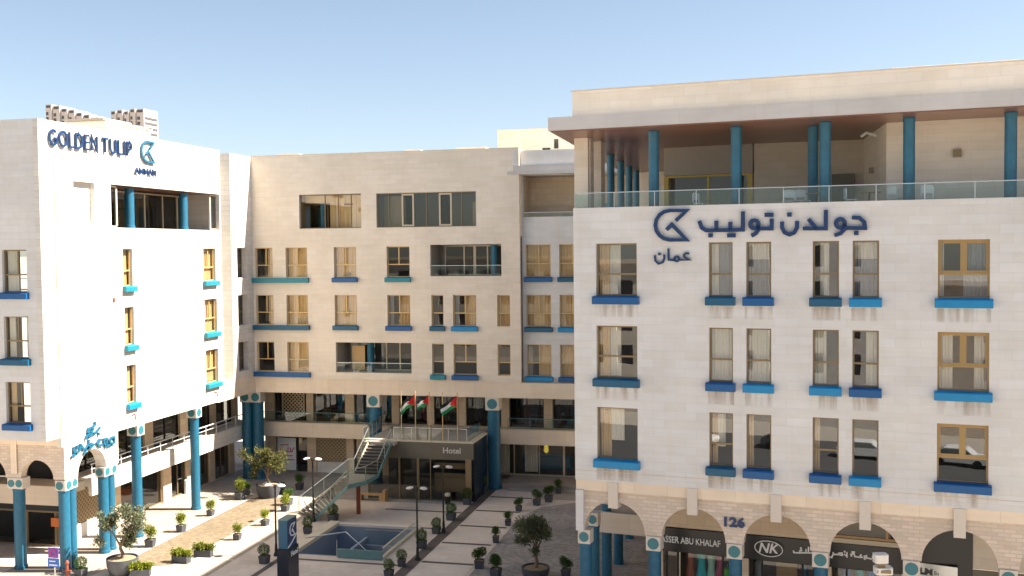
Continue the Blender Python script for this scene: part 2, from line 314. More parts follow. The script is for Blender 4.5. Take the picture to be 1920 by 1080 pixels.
    def arcade(s, u0, u1, arches, zs, zt, w, th, mi=0, mr=None, n=20):   # wall strip zs..zt pierced by half-round arches (centre, radius)
        mr = mi if mr is None else mr; x = u0
        t = w+th
        def pier(a, b):
            if b-a > 1e-4:
                s.face([(a,w,zs),(b,w,zs),(b,w,zt),(a,w,zt)], mi); s.face([(b,t,zs),(a,t,zs),(a,t,zt),(b,t,zt)], mi); s.face([(a,t,zs),(b,t,zs),(b,w,zs),(a,w,zs)], mi)
        for c, r in arches:
            pier(x, c-r)
            P = [(c-r*math.cos(math.pi*i/n), zs+r*math.sin(math.pi*i/n)) for i in range(n+1)]
            for i in range(n):
                a, b = P[i], P[i+1]
                s.face([(a[0],w,a[1]),(b[0],w,b[1]),(b[0],w,zt),(a[0],w,zt)], mi)
                s.face([(b[0],t,b[1]),(a[0],t,a[1]),(a[0],t,zt),(b[0],t,zt)], mi)
                s.face([(a[0],w,a[1]),(a[0],t,a[1]),(b[0],t,b[1]),(b[0],w,b[1])], mr)
            x = c+r
        pier(x, u1)
        s.face([(u0,w,zt),(u1,w,zt),(u1,t,zt),(u0,t,zt)], mi)
        s.face([(u0,t,zs),(u0,w,zs),(u0,w,zt),(u0,t,zt)], mi); s.face([(u1,w,zs),(u1,t,zs),(u1,t,zt),(u1,w,zt)], mi)
        return s
    def mesh(s, name, mats, off=(0, 0, 0), smooth=False, weld=False):
        me = bpy.data.meshes.new(name); o = Vector(off)
        me.from_pydata([v-o for v in s.v], [], s.f)
        for m in mats: me.materials.append(m)
        me.polygons.foreach_set('material_index', s.m)
        lay = me.uv_layers.new(name='UVMap'); lay.data.foreach_set('uv', [c for uv in s.uv for c in uv])
        if weld:
            bm = bmesh.new(); bm.from_mesh(me); bmesh.ops.remove_doubles(bm, verts=bm.verts, dist=1e-4)
            bmesh.ops.recalc_face_normals(bm, faces=bm.faces); bm.to_mesh(me); bm.free()
        if smooth:
            me.polygons.foreach_set('use_smooth', [True]*len(me.polygons))
            try: me.set_sharp_from_angle(angle=R_(40))
            except Exception: pass
        me.update(); return me
    def build(s, name, mats, parent=None, smooth=False, weld=False):
        if not isinstance(mats, (list, tuple)): mats = [mats]
        off = world_loc(parent)
        o = bpy.data.objects.new(name, s.mesh(name, mats, off, smooth, weld or smooth)); C.objects.link(o)
        if parent is not None: o.parent = parent
        return o

def world_loc(o):
    v = Vector((0, 0, 0))
    while o is not None: v += o.location; o = o.parent
    return v
def link(name, me, parent=None, loc=(0, 0, 0), rot=0.0):
    o = bpy.data.objects.new(name, me); C.objects.link(o); o.parent = parent; o.location = loc; o.rotation_euler = (0, 0, rot); return o
def thing(name, label, cat, loc=(0, 0, 0), rot=0.0, group=None):
    o = bpy.data.objects.new(name, None); C.objects.link(o); o.empty_display_size = 0.2
    o.location = loc; o.rotation_euler = (0, 0, rot); o['label'] = label; o['category'] = cat
    if group: o['group'] = group
    return o
def tag(o, label, cat, group=None):
    o['label'] = label; o['category'] = cat
    if group: o['group'] = group
    return o
def setting(o, kind='structure'): o['kind'] = kind; return o
def copy_tree(o, parent=None):
    c = o.copy(); C.objects.link(c); c.parent = parent
    for ch in list(o.children): copy_tree(ch, c)
    return c
def text_mesh(txt, height, depth, mat, offset=0.0, width=None):
    cu = bpy.data.curves.new('lettering', 'FONT'); cu.body = txt; cu.size = height/0.72; cu.extrude = depth/2; cu.offset = offset; cu.resolution_u = 3
    ob = bpy.data.objects.new('lettering', cu); C.objects.link(ob)
    bpy.context.view_layer.update()
    me = bpy.data.meshes.new_from_object(ob.evaluated_get(bpy.context.evaluated_depsgraph_get()))
    bpy.data.objects.remove(ob); bpy.data.curves.remove(cu)
    me.materials.clear(); me.materials.append(mat)
    xs = [v.co.x for v in me.vertices]; x0, x1 = min(xs), max(xs); k = 1.0 if width is None else width/(x1-x0)
    for v in me.vertices: v.co.x = (v.co.x-x0)*k
    # stand the text up: x stays, y -> z, z -> -y
    for v in me.vertices: v.co = Vector((v.co.x, -v.co.z, v.co.y))
    return me
ORD = ['first', 'second', 'third', 'fourth', 'fifth', 'sixth', 'seventh', 'eighth', 'ninth', 'tenth', 'eleventh', 'twelfth']

# frames: (u along the facade, w into the building, z up) -> world
XL, YB, YS, YA = -36.15, 71.143, 46.9, 48.3
AR = -R_(8.3173); uR = Vector((0.98948, -0.14466, 0)); nR = Vector((0.14466, 0.98948, 0)); dR = 42.1526
FB = Matrix.Translation((0, YB, 0))                                           # back wing: u = X
FL = Matrix(((0, -1, 0, XL), (1, 0, 0, 0), (0, 0, 1, 0), (0, 0, 0, 1)))         # left wing, sunlit side: u = Y
FS = Matrix.Translation((0, YS, 0))                                           # left wing, street end: u = X
FR = Matrix.Translation(nR*dR) @ Matrix.Rotation(AR, 4, 'Z')                    # right wing
# ------------------------------------------------------------ ground and paving (the setting)
PIT = (-25.6, -20.3, 54.0, 60.2)
def ground_sheet(name, x0, x1, y0, y1, z, mat, hole=None):
    mb = MB()
    xs = sorted(set([x0, x1]+([v for v in hole[:2] if x0 < v < x1] if hole else []))); ys = sorted(set([y0, y1]+([v for v in hole[2:] if y0 < v < y1] if hole else [])))
    for i in range(len(xs)-1):
        for k in range(len(ys)-1):
            cx, cy = (xs[i]+xs[i+1])/2, (ys[k]+ys[k+1])/2
            if hole and hole[0] < cx < hole[1] and hole[2] < cy < hole[3]: continue
            mb.face([(xs[i],ys[k],z),(xs[i+1],ys[k],z),(xs[i+1],ys[k+1],z),(xs[i],ys[k+1],z)])
    return setting(mb.build(name, mat))
ground_sheet('ground', -3000, 3000, -600, 4000, -0.012, M['bounce_street'], PIT)
ground_sheet('plaza_paving', -70, 30, 43.0, 75.0, 0.0, M['pave'], PIT)
ground_sheet('back_paving_shade_sheet', -39.6, -20.6, 66.6, 74.6, 0.004, M['pave_shade'])  # darker sheet cut at the roof shadow's edge, shade put into its colour
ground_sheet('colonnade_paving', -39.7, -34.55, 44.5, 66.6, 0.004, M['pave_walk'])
def poly_sheet(name, poly, z, mat):
    mb = MB(); mb.face([(x, y, z) for x, y in poly]); return setting(mb.build(name, mat))
def rounded(x0, x1, y0, y1, r, n=6):
    P = []
    for cx, cy, a0 in ((x1-r, y0+r, -90), (x1-r, y1-r, 0), (x0+r, y1-r, 90), (x0+r, y0+r, 180)):
        P += [(cx+r*math.cos(R_(a0+90*i/n)), cy+r*math.sin(R_(a0+90*i/n))) for i in range(n+1)]
    return P
poly_sheet('brown_cobble_paving', rounded(-34.3, -31.1, 50.3, 66.3, 1.2), 0.004, M['pave_brown'])
poly_sheet('light_paving_strip', [(-30.9, 44.5), (-28.4, 44.5), (-28.4, 62.0), (-30.9, 66.0)], 0.004, M['pave_walk'])
ground_sheet('road', -300, 300, -8.5, 7.0, -0.006, M['road'])
poly_sheet('grey_cobble_paving', [(-14.75, 44.5), (-5, 44.5), (-5, 68.0), (-11.5, 69.0), (-13.9, 67.0), (-14.75, 64.2)], 0.004, M['pave_grey'])
for k in range(6):
    y0 = 50.35+3.8*k
    ground_sheet('light_paving_panel', -17.98, -15.0, y0, y0+3.5, 0.004, M['pave_light'])
ground_sheet('light_paving_panel', -14.6, -11.0, 69.2, 71.2, 0.004, M['pave_walk'])
ground_sheet('dark_paving_band', -18.72, -18.05, 44.5, 71.4, 0.004, M['pave_dark'])
ground_sheet('dark_paving_band', -26.15, -25.8, 44.5, 60.5, 0.004, M['pave_dark'])
ground_sheet('dark_paving_band', -16.45, -16.15, 44.5, 50.2, 0.008, M['pave_dark'])
for y in (53.1, 60.6, 64.6): ground_sheet('dark_paving_band', -25.75 if y < 61 else -24.0, -18.75, y-.14, y+.14, 0.004, M['pave_dark'])
for k in range(6): ground_sheet('dark_paving_band', -17.98, -15.0, 50.35+3.8*k-.3, 50.35+3.8*k, 0.006, M['pave_dark'])
for y in (52.2, 56.0): ground_sheet('dark_paving_band', -30.9, -26.2, y-.07, y+.07, 0.008, M['pave'])
# raised plinth in front of the shops at the back right, one step high
setting(MB().box(-17.6, -5.0, 71.5, 74.6, 0.0, 0.42).build('shop_walkway', M['pave_walk']))
setting(MB().box(-17.2, -5.0, 71.15, 71.5, 0.0, 0.2).build('shop_step', M['pave_shade']))

# ------------------------------------------------------------ windows
WC = {}
def curtain_strip(mb, a, b, z0, z1, y, mi=0, pitch=0.11, amp=0.025):
    n = max(4, int((b-a)/pitch*4)); P = []
    for i in range(n+1):
        u = a+(b-a)*i/n; P.append((u, y+amp*math.sin(u/pitch*2*math.pi)+amp*0.5*math.sin(u/pitch*2.7)))
    for i in range(n):
        (u, p), (v, q) = P[i], P[i+1]
        mb.face([(u,p,z0),(v,q,z0),(v,q,z1),(u,p,z1)], mi)
        mb.face([(v,q+.012,z0),(u,p+.012,z0),(u,p+.012,z1),(v,q+.012,z1)], mi)
CUR = {  # fractions of the opening: (from, to, bottom, top, cloth)
 'tan': [(.02, .98, 0, 1, 'cur_tan')], 'none': [], 'white': [(.03, .97, 0, 1, 'cur_white')], 'grey': [(.03, .97, 0, 1, 'cur_grey')],
 'left_tan': [(.02, .28, 0, 1, 'cur_tan'), (.28, .55, 0, 1, 'cur_white')], 'left_white': [(.02, .5, 0, 1, 'cur_white')], 'right_white': [(.5, .98, 0, 1, 'cur_white')],
 'left_band': [(.02, .36, 0, 1, 'cur_white'), (.36, .98, 0, 1, 'cur_grey')], 'mid': [(.25, .6, 0, 1, 'cur_white')], 'both': [(.02, .3, 0, 1, 'cur_white'), (.72, .98, 0, 1, 'cur_white')],
 'blind_grey': [(.03, .97, .68, 1, 'cur_white'), (.03, .97, 0, .68, 'cur_grey')], 'left_thin': [(.02, .25, 0, 1, 'cur_tan')], 'mid_tan': [(.3, .62, .35, 1, 'cur_white'), (.04, .3, 0, 1, 'cur_tan')],
 'dark_right': [(.6, .98, 0, 1, 'cur_tan')], 'half_tan': [(.45, .98, 0, 1, 'cur_tan'), (.02, .2, 0, 1, 'cur_grey')], 'right_blue': [(.5, .97, 0, 1, 'cur_grey'), (.02, .12, 0, 1, 'cur_white')],
}
def window(bld, F, rot, u0, u1, z0, z1, style='plain', sill=None, cur='none', frame='bronze', reveal=0.17, dark=False, ext=0.11, gl='glass'):
    w, h = round(u1-u0, 2), round(z1-z0, 2)
    if ('f', w, h, style, frame) not in WC:
        mb = MB(); t = 0.065; zt = h*0.40
        mb.box(0, t, 0, .09, 0, h); mb.box(w-t, w, 0, .09, 0, h); mb.box(t, w-t, 0, .09, 0, t); mb.box(t, w-t, 0, .09, h-t, h)
        if style != 'open': mb.box(t, w-t, .004, .08, zt, zt+.075)
        if style in ('two', 'off'):
            um = w*(0.5 if style == 'two' else 0.56); mb.box(um-.04, um+.04, .008, .085, zt+.075, h-t)
        if style == 'heavy':
            um = w*0.5; mb.box(um-.055, um+.055, .008, .085, zt+.075, h-t)
            for a in (t, um+.055): mb.box(a, a+.06, .012, .08, zt+.075, h-t); 
            for a in (um-.055, w-t): mb.box(a-.06, a, .012, .08, zt+.075, h-t)
            mb.box(t, w-t, .014, .082, zt+.075, zt+.16); mb.box(t, w-t, .014, .082, h-t-.08, h-t)
        WC[('f', w, h, style, frame)] = mb.mesh('window', [M[frame]])
    loc = F @ Vector((u0, reveal, z0)) - world_loc(bld)
    o = link('window', WC[('f', w, h, style, frame)], bld, loc, rot)
    gk = ('g', w, h, dark, gl)
    if gk not in WC: WC[gk] = MB().box(.05, w-.05, .035, .05, .05, h-.05).mesh('pane', [M['glass_dark' if dark else gl]])
    link('pane', WC[gk], o)
    if sill:
        sk = ('s', w, sill, reveal, ext)
        if sk not in WC:
            mb = MB(); y0, y1, a, b = -reveal-.26, -reveal, -ext, w+ext; c = .03
            prof = [(y1, -.345), (y0+c, -.345), (y0, -.345+c), (y0, -.03-c), (y0+c, -.02), (y1, .0)]
            n = len(prof)
            for i in range(n):
                p, q = prof[i], prof[(i+1) % n]; mb.face([(a,p[0],p[1]),(b,p[0],p[1]),(b,q[0],q[1]),(a,q[0],q[1])][::-1])
            mb.face([(a,)+p for p in prof]); mb.face([(b,)+p for p in prof][::-1])
            mb.box(.0, w, -reveal+.004, -.002, -.012, .02)
            WC[sk] = mb.mesh('sill', [M['sill_'+sill]], weld=True)
        so_ = link('sill', WC[sk], o)
        if gl == 'glass_coated':
            dk = ('d', w)
            if dk not in WC: WC[dk] = MB().box(-.05, w+.05, -reveal-.004, -reveal-.001, -.9, -.372).mesh('drip_stain', [M['stain']])
            d_ = link('drip_stain', WC[dk], o)
            for lay in [WC[dk].uv_layers[0]]:
                for lp_ in WC[dk].loops: v_ = WC[dk].vertices[lp_.vertex_index].co; lay.data[lp_.index].uv = (v_.x, v_.z+.37)
    if CUR[cur]:
        ck = ('c', w, h, cur)
        if ck not in WC:
            mb = MB(); keys = []
            for k, (a, b, p, q, mk) in enumerate(CUR[cur]):
                if mk not in keys: keys.append(mk)
                curtain_strip(mb, max(.07, a*w), min(w-.07, b*w), max(.07, p*h), min(h-.07, q*h), .20+.05*k, keys.index(mk))
            WC[ck] = mb.mesh('curtain', [M[k] for k in keys])
        link('curtain', WC[ck], o)
    return o
def interior(bld, F, u0, u1, depth, floors, w0=0.3, name='interior'):
    mb = MB(F)
    mb.box(u0, u1, w0+depth, w0+depth+.1, floors[0], floors[-1])
    for z in floors: mb.box(u0, u1, w0+.01, w0+depth-.002, z-.1, z+.1)
    mb.box(u0-.1, u0-.002, w0+.01, w0+depth, floors[0], floors[-1]); mb.box(u1+.002, u1+.1, w0+.01, w0+depth, floors[0], floors[-1])
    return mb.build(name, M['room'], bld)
def niche_room(bld, F, u0, u1, z0, z1, w0, depth, mats, name='loggia_recess'):
    """floor, ceiling, sides and back of a recessed loggia behind an opening; mats = walls, ceiling"""
    mb = MB(F); e = .12; w1 = w0+depth
    mb.box(u0-e, u1+e, w1, w1+e, z0-e, z1+e, 0)
    mb.box(u0-e, u0-.003, w0, w1-.002, z0-e, z1+e, 0); mb.box(u1+.003, u1+e, w0, w1-.002, z0-e, z1+e, 0)
    mb.box(u0, u1, w0, w1-.004, z0-e, z0-.004, 0); mb.box(u0, u1, w0, w1-.004, z1+.004, z1+e, 1)
    return mb.build(name, mats, bld)
def glazing(bld, F, u0, u1, z0, z1, w, posts, frame='cream_frame', thick=.09, dark=True, name='glazed_screen'):
    mb = MB(F); t = thick
    mb.box(u0, u1, w-.05, w+.05, z0, z0+t); mb.box(u0, u1, w-.05, w+.05, z1-t, z1)
    for p in posts:
        if isinstance(p, tuple): u, ww = p
        else: u, ww = p, t
        mb.box(u-ww/2, u+ww/2, w-.06, w+.045, z0+t, z1-t)
    o = mb.build(name, M[frame], bld)
    MB(F).box(u0+.01, u1-.01, w-.012, w+.012, z0+.02, z1-.02).build('pane', M['glass_dark' if dark else 'glass'], o)
    return o
def glass_rail(bld, F, u0, u1, z0, z1, w, step=1.6, name='glass_balustrade', posts=True, cap='steel'):
    mb = MB(F); mb.box(u0, u1, w-.012, w+.012, z0, z1)
    o = mb.build(name, M['glass_rail'], bld)
    m2 = MB(F); m2.box(u0, u1, w-.025, w+.025, z1+.002, z1+.035)
    if posts:
        n = max(1, round((u1-u0)/step))
        for i in range(n+1):
            u = u0+(u1-u0)*i/n; m2.box(u-.015, u+.015, w-.03, w-.013, z0, z1)
    m2.build('rail_cap', M[cap], o)
    return o
def column(bld, F, rot, u, w, r, zb, zc0, zc1, capw, discs=((0,),), two=False, side=False, capd=None):
    """painted shaft, cream block capital with ceramic discs on its front (and right side)"""
    loc = F @ Vector((u, w, 0)) - world_loc(bld)
    k = ('col', r, zb, zc0)
    if k not in WC:
        mb = MB().lathe((0, 0, 0), [(r*1.12, zb), (r*1.12, zb+.16), (r, zb+.18), (r, zc0-.14), (r*1.07, zc0-.12), (r*1.07, zc0)], 28)
        WC[k] = mb.mesh('column', [M['col']], smooth=True, weld=True)
    o = link('column', WC[k], bld, loc, rot)
    if capw:
        cd = capd or capw
        k2 = ('cap', capw, cd, zc0, zc1, two, side)
        if k2 not in WC:
            mb = MB(); h = zc1-zc0; a = capw/2; d = cd/2
            mb.box(-a, a, -d, d, zc0, zc1, 0)
            rr = min(h*.40, .40)
            cz = (zc0+zc1)/2
            for c in ((-a*.5, a*.5) if two else (0,)):
                mb.disc((c, -d, cz), min(rr, a*.42 if two else a*.8), .02, 24, 1)
            if side:
                n = len(mb.v); m3 = MB(Matrix.Rotation(R_(90), 4, 'Z')); 
                for c in ((-d*.5, d*.5) if cd > capw*1.4 else (0,)): m3.disc((c, -a, cz), min(rr, d*.42 if cd > capw*1.4 else d*.8), .02, 24, 1)
                mb.v += m3.v; mb.f += [[i+n for i in f] for f in m3.f]; mb.m += m3.m; mb.uv += m3.uv
            WC[k2] = mb.mesh('capital', [M['cap'], M['disc']])
        link('capital', WC[k2], o)
    return o

# ------------------------------------------------------------ back wing
bw = thing('hotel_wing', 'shaded central wing of the pale stone hotel, above the entrance pavilion and its flags', 'building', (-26.5, YB, 0), group=None)
R1, R2, R3 = (15.24, 17.48), (11.72, 13.96), (8.22, 10.45)
cols = dict(a=(-36.42, -35.02), b=(-33.97, -32.25), c=(-30.13, -28.40), d=(-26.03, -24.29), e=(-22.68, -21.79), f=(-21.07, -19.35), g=(-17.81, -16.88))
WB = [('a', R1, 'off', None, 'dark_right'), ('a', R2, 'off', None, 'dark_right'), ('a', R3, 'off', None, 'none'), ('b', R1, 'two', None, 'tan'), ('b', R2, 'two', None, 'tan'), ('b', R3, 'two', None, 'tan'),
      ('c', R1, 'two', 'royal', 'tan'), ('c', R2, 'two', 'teal', 'tan'), ('d', R1, 'two', 'turq', 'none'), ('d', R2, 'two', 'royal', 'half_tan'),
      ('e', R2, 'plain', 'teal', 'none'), ('e', R3, 'plain', 'turq', 'none'), ('f', R2, 'two', 'sky', 'half_tan'), ('f', R3, 'two', 'royal', 'none'), ('g', R2, 'plain', None, 'tan'), ('g', R3, 'plain', None, 'none')]
OP = [(-32.81, -27.95, 18.85, 21.36), (-26.77, -19.28, 18.85, 21.33), (-22.73, -17.47, 15.31, 17.56), (-30.10, -24.25, 8.25, 10.47)]
holes = [cols[k]+r for k, r, *_ in WB]+OP
mb = MB(FB); mb.facade(-36.63, -16.12, 7.74, 24.27, holes, 0, .3)
mb.box(-36.63, -16.12, .302, 16, 23.4, 24.25); mb.box(-36.63, -16.12, 15.7, 16, 0, 23.39)
mb.build('wall', M['lime_back'], bw)
MB(FB).box(-36.63, -16.12, -.03, .36, 24.272, 24.33).build('coping', M['cap'], bw)
for a, b, c, d, e in ((-34.9, -33.2, 1.0, 2.4, 24.5), (-25.2, -24.0, 2.0, 3.5, 24.6), (-21.4, -19.2, 2.5, 4.0, 24.7)): MB(FB).box(a, b, c, d, 24.26, e).build('roof_curb', M['cap'], bw)
for k, r, st, sl_, cu in WB: window(bw, FB, 0, *cols[k], *r, st, sl_, cu, 'gold')
for (z, _), c in zip((R1, R2, R3), ('turq', 'teal', 'royal')):
    MB(FB).box(-36.62, -32.12, -.26, 0, z-.37, z-.02).build('sill', M['sill_'+c], bw)
interior(bw, FB, -36.6, -16.2, 3.4, [7.8, 11.0, 14.5, 18.0])
# upper loggias: real recesses with glazing, timber lining and a painted column
niche_room(bw, FB, *OP[0], .3, 2.6, [M['wood_tan'], M['soffit']])
g = glazing(bw, FB, -32.7, -29.3, 18.86, 20.7, 1.6, [-32.65, -31.2, -30.2, (-29.35, .14)], 'bronze')
mb = MB(FB)
for i in range(6): mb.box(-30.75+.42*i, -30.36+.42*i, .9, .96, 18.86, 21.3)
mb.box(-32.7, -30.75, .9, .96, 20.75, 21.3); mb.build('timber_panel', M['cur_tan'], bw)
MB(FB).box(-29.5, -28.95, .86, .895, 18.86, 20.5).build('inner_door', M['gold'], bw); MB(FB).box(-29.6, -28.95, .84, .89, 20.55, 20.7).build('door_sign', M['rust'], bw)
column(bw, FB, 0, -31.2, .7, .2, 18.86, 20.7, 20.74, None)
glazing(bw, FB, OP[0][0]+.02, OP[0][1]-.02, OP[0][2]+.01, OP[0][3]-.01, .24, [-30.85, -29.8, -28.8], 'bronze', .05, dark=False)
niche_room(bw, FB, *OP[1], .3, 3.0, [M['room'], M['room_dark']])
glazing(bw, FB, OP[1][0]+.02, OP[1][1]-.02, OP[1][2]+.01, OP[1][3]-.01, .24, [-25.86, -23.02, -20.4, -26.7], 'bronze', .05, dark=False)
MB(FB).box(-26.7, -25.0, 1.4, 1.46, 18.9, 21.2).box(-19.8, -19.3, 1.0, 1.06, 18.9, 20.6).build('curtain', M['bronze'], bw)
for a, b in ((-24.88, -23.95), (-22.07, -21.11)): glazing(bw, FB, a, b, OP[1][2]+.07, OP[1][3]-.07, .21, [(a+.06, .12), (b-.06, .12)], 'cream_frame', .12, name='opening_sash')
niche_room(bw, FB, *OP[2], .3, 2.4, [M['soffit'], M['soffit']])
glazing(bw, FB, -22.2, -17.5, 15.32, 17.5, 1.7, [-22.1, (-20.66, .1), (-19.86, .2), (-18.9, .1), -17.6], 'cream_frame', .08)
glass_rail(bw, FB, OP[2][0]+.02, OP[2][1]-.02, 15.32, 16.05, .12, 1.4, posts=False)
column(bw, FB, 0, -18.2, .9, .24, 15.32, 17.5, 17.55, None)
niche_room(bw, FB, *OP[3], .3, 2.4, [M['soffit'], M['soffit']])
glazing(bw, FB, -29.6, -24.3, 8.26, 10.4, 1.7, [-29.5, (-27.9, .1), (-26.75, .1), (-25.7, .1), -24.4], 'cream_frame', .08)
MB(FB).box(-29.4, -28.4, 1.45, 1.52, 8.3, 10.1).build('curtain', M['cur_tan'], bw)
glass_rail(bw, FB, OP[3][0]+.02, OP[3][1]-.02, 8.26, 8.95, .12, 1.4, posts=False)
column(bw, FB, 0, -27.72, .9, .24, 8.26, 10.4, 10.46, None)
# recessed bay at the right
h2 = [(-15.83, -14.04)+r for r in ((15.2, 17.5), (11.66, 13.95), (8.14, 10.42))]+[(-13.42, -11.6)+r for r in ((15.2, 17.5), (11.66, 13.95), (8.14, 10.42))]
mb = MB(FB); mb.facade(-16.12, -5.0, 7.68, 24.1, h2+[(-16.0, -8.0, 19.45, 22.38)], .6, .3); mb.box(-16.12, -5.0, .91, 16, 23.3, 24.05); mb.box(-16.12, -5, 15.7, 16, 0, 23.29)
mb.build('wall', M['lime'], bw)
MB(FB).box(-16.95, -5.0, -.15, .6, 22.42, 22.62).box(-16.55, -5.0, -.03, .598, 22.622, 23.05).build('canopy', M['canopy'], bw)
MB(FB).box(-16.52, -5.0, .35, .599, 23.052, 24.12).box(-16.55, -16.3, -.025, .348, 23.052, 24.12).build('parapet', M['lime'], bw)
niche_room(bw, FB, -16.0, -8.0, 19.45, 22.38, .9, 2.2, [M['tan'], M['soffit']])
glass_rail(bw, FB, -16.0, -8.0, 19.45, 19.75, .7, 1.2, posts=False)
for i, (h, s_) in enumerate(zip(h2, ('royal', 'teal', 'sky', 'teal', 'sky', 'royal'))): window(bw, FB @ Matrix.Translation((0, .6, 0)), 0, *h, 'two', s_, 'tan' if i != 2 else 'half_tan', 'gold')
interior(bw, FB, -16.0, -8, 3.0, [7.75, 11.0, 14.5, 18.0], .9)
# cornice band above the shops, soffit, two shop storeys
MB(FB).box(-37.4, -5.0, .05, .45, 6.64, 7.735).build('cornice', M['trim'], bw)
MB(FB).box(-39.9, -5.0, .452, 6.0, 6.66, 6.9).build('soffit', M['soffit'], bw)
MB(FB).box(-38.0, -5.0, 1.86, 2.1, 2.98, 4.05).box(-38.0, -5.0, 2.102, 5.6, 3.6, 4.0).build('gallery_slab', M['trim'], bw)
MB(FB).box(-38.0, -5.0, 1.8, 2.16, 4.052, 4.12).build('slab_coping', M['cream_trim'], bw)
glass_rail(bw, FB, -37.9, -27.4, 4.125, 4.85, 1.98, 1.7, cap='teal_metal'); glass_rail(bw, FB, -17.6, -6.0, 4.125, 4.85, 1.98, 1.7, cap='teal_metal')
W0 = 3.25
for a, b in ((-37.49, -36.68), (-33.97, -33.39), (-30.74, -30.0), (-26.96, -26.35), (-24.15, -23.6), (-21.68, -21.1), (-18.38, -17.77), (-15.15, -14.5), (-11.5, -10.9)): MB(FB).box(a, b, W0-.12, W0+.4, 4.0, 6.66).build('pilaster', M['tan'], bw)
for a, b in ((-37.49, -36.6), (-33.95, -33.2), (-30.7, -30.1), (-20.0, -19.0)): MB(FB).box(a, b, W0-.12, W0+.4, 0.004, 3.6).build('pilaster', M['tan'], bw)
up = [(-36.68, -33.97), (-33.39, -30.74), (-30.0, -26.96), (-26.35, -24.15), (-23.6, -21.68), (-21.1, -18.38), (-17.77, -15.15), (-14.5, -11.5), (-10.9, -7)]
for a, b in up: glazing(bw, FB, a+.01, b-.01, 4.01, 6.64, W0+.12, [a+.06, (a+b)/2, b-.06], 'dark_metal', .06, name='shop_front')
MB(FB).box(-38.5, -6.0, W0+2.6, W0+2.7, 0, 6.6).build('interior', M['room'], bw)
rs_ = random.Random(21); SK = ['rose_cloth', 'cloth_black', 'cloth_white', 'teal_cloth', 'rust_cloth', 'cur_tan', 'sill_teal', 'wood_tan']
for a, b in up[:8]:
    mb = MB(FB); y = W0+rs_.uniform(1.1, 1.9)
    for z in (4.02, 4.7, 5.4):
        mb.box(a+.3, b-.3, y, y+.35, z, z+.05, 7); x = a+.35
        while x < b-.6:
            w_ = rs_.uniform(.12, .4); mb.box(x, x+w_, y+.04, y+.3, z+.052, z+rs_.uniform(.2, .55), rs_.randrange(7)); x += w_+rs_.uniform(.03, .25)
    mb.box(a+.25, a+.3, y, y+.35, 4.0, 6.0, 7); mb.box(b-.3, b-.25, y, y+.35, 4.0, 6.0, 7)
    mb.build('display_shelf', [M[k] for k in SK], bw)
mb = MB(FB); curtain_strip(mb, -18.7, -17.9, .45, 2.9, W0+.5, 0, .2, .05); curtain_strip(mb, -16.9, -15.9, .45, 2.9, W0+1.2, 0, .2, .04); mb.build('curtain', M['cur_white'], bw)
MB(FB).box(-17.3, -13.5, W0+2.2, W0+2.5, .43, 1.6).build('counter', M['sill_teal'], bw)
glazing(bw, FB, -34.85, -33.97, .01, 2.7, W0+.1, [-34.8, -34.0], 'dark_metal', .08, name='shop_door')
glazing(bw, FB, -36.6, -33.96, 2.72, 3.58, W0+.1, [-36.5, -35.2, -34.0], 'pav', .08, name='shop_transom')
MB(FB).box(-29.9, -27.0, W0, W0+.3, 0, 3.58).build('shop_wall', M['tan'], bw)
gl = glazing(bw, FB, -18.9, -7.0, .43, 2.9, W0+.05, [(-18.8, .1), (-17.45, .06), (-15.55, .05), (-13.7, .14), (-10.5, .1)], 'cream_frame', .08, dark=False, name='shop_front')
MB(FB).box(-19.0, -7.0, W0-.05, W0+.3, 2.91, 3.58).build('lintel', M['pav'], bw)
for u, side in ((-27.28, False), (-18.28, False)): column(bw, FB, 0, u, .55, .45, 0, 5.72, 6.64, 1.0)
for u in (-37.55, -36.68): column(bw, FB, 0, u, .45, .41, 0, 5.85, 6.64, .84)

# ------------------------------------------------------------ left wing
lw = thing('hotel_wing', 'sunlit white left wing of the stone hotel, its long side facing the courtyard', 'building', (XL, YS, 0))
z1, z2, z3 = (15.26, 17.47), (11.76, 14.02), (8.29, 10.57)
LWN = [((54.05, 55.0), z1, 'turq'), ((63.15, 64.78), z1, 'turq'), ((54.08, 55.03), z2, 'turq'), ((63.15, 64.85), z2, 'turq'), ((54.12, 55.1), z3, 'sky'), ((63.2, 64.87), z3, 'turq')]
BAL = (53.03, 65.48, 18.7, 21.2)
NI = (49.65, 51.52, 18.74, 21.18)
mb = MB(FL)
mb.facade(48.12, 65.6, 6.86, 24.25, [h+z for h, z, _ in LWN]+[BAL, NI], 0, .3)
mb.facade(46.9, 48.0, 7.4, 24.25, [], 0, .3)
mb.box(48.0, 48.12, .12, .3, 7.4, 24.25); mb.face([(48.0,0,22.46),(48.12,0,22.46),(48.12,0,24.25),(48.0,0,24.25)])
mb.box(48.0, 48.12, .0, .12, 22.44, 22.46)
mb.box(47.22, 65.58, .302, 24, 23.4, 24.2)
mb.box(65.4, 65.6, .302, 3, 6.86, 24.2)
mb.box(NI[0], NI[1], .3, .36, NI[2], NI[3])
mb.build('wall', M['lime_white'], lw)
MB(FL).box(48.26, 52.93, -.035, 0, 8.02, 18.1).build('infill_panel', M['lime_white'], lw)
MB(FL).lathe((53.0, -.02, 14.4), [(.09, 0), (.11, .05), (.11, .2), (.05, .28)], 10).build('wall_spotlight', M['rust'], lw)
for y in (54.6, 64.2): MB(FL).tube([(y, 0, 7.55), (y, -.18, 7.62), (y, -.24, 7.45), (y, -.22, 7.3)], .05, 8).build('wall_lamp', M['rust'], lw)
MB(FL).box(48.12, 65.6, -.012, 0, 7.955, 7.985).build('string_course', M['tan'], lw)
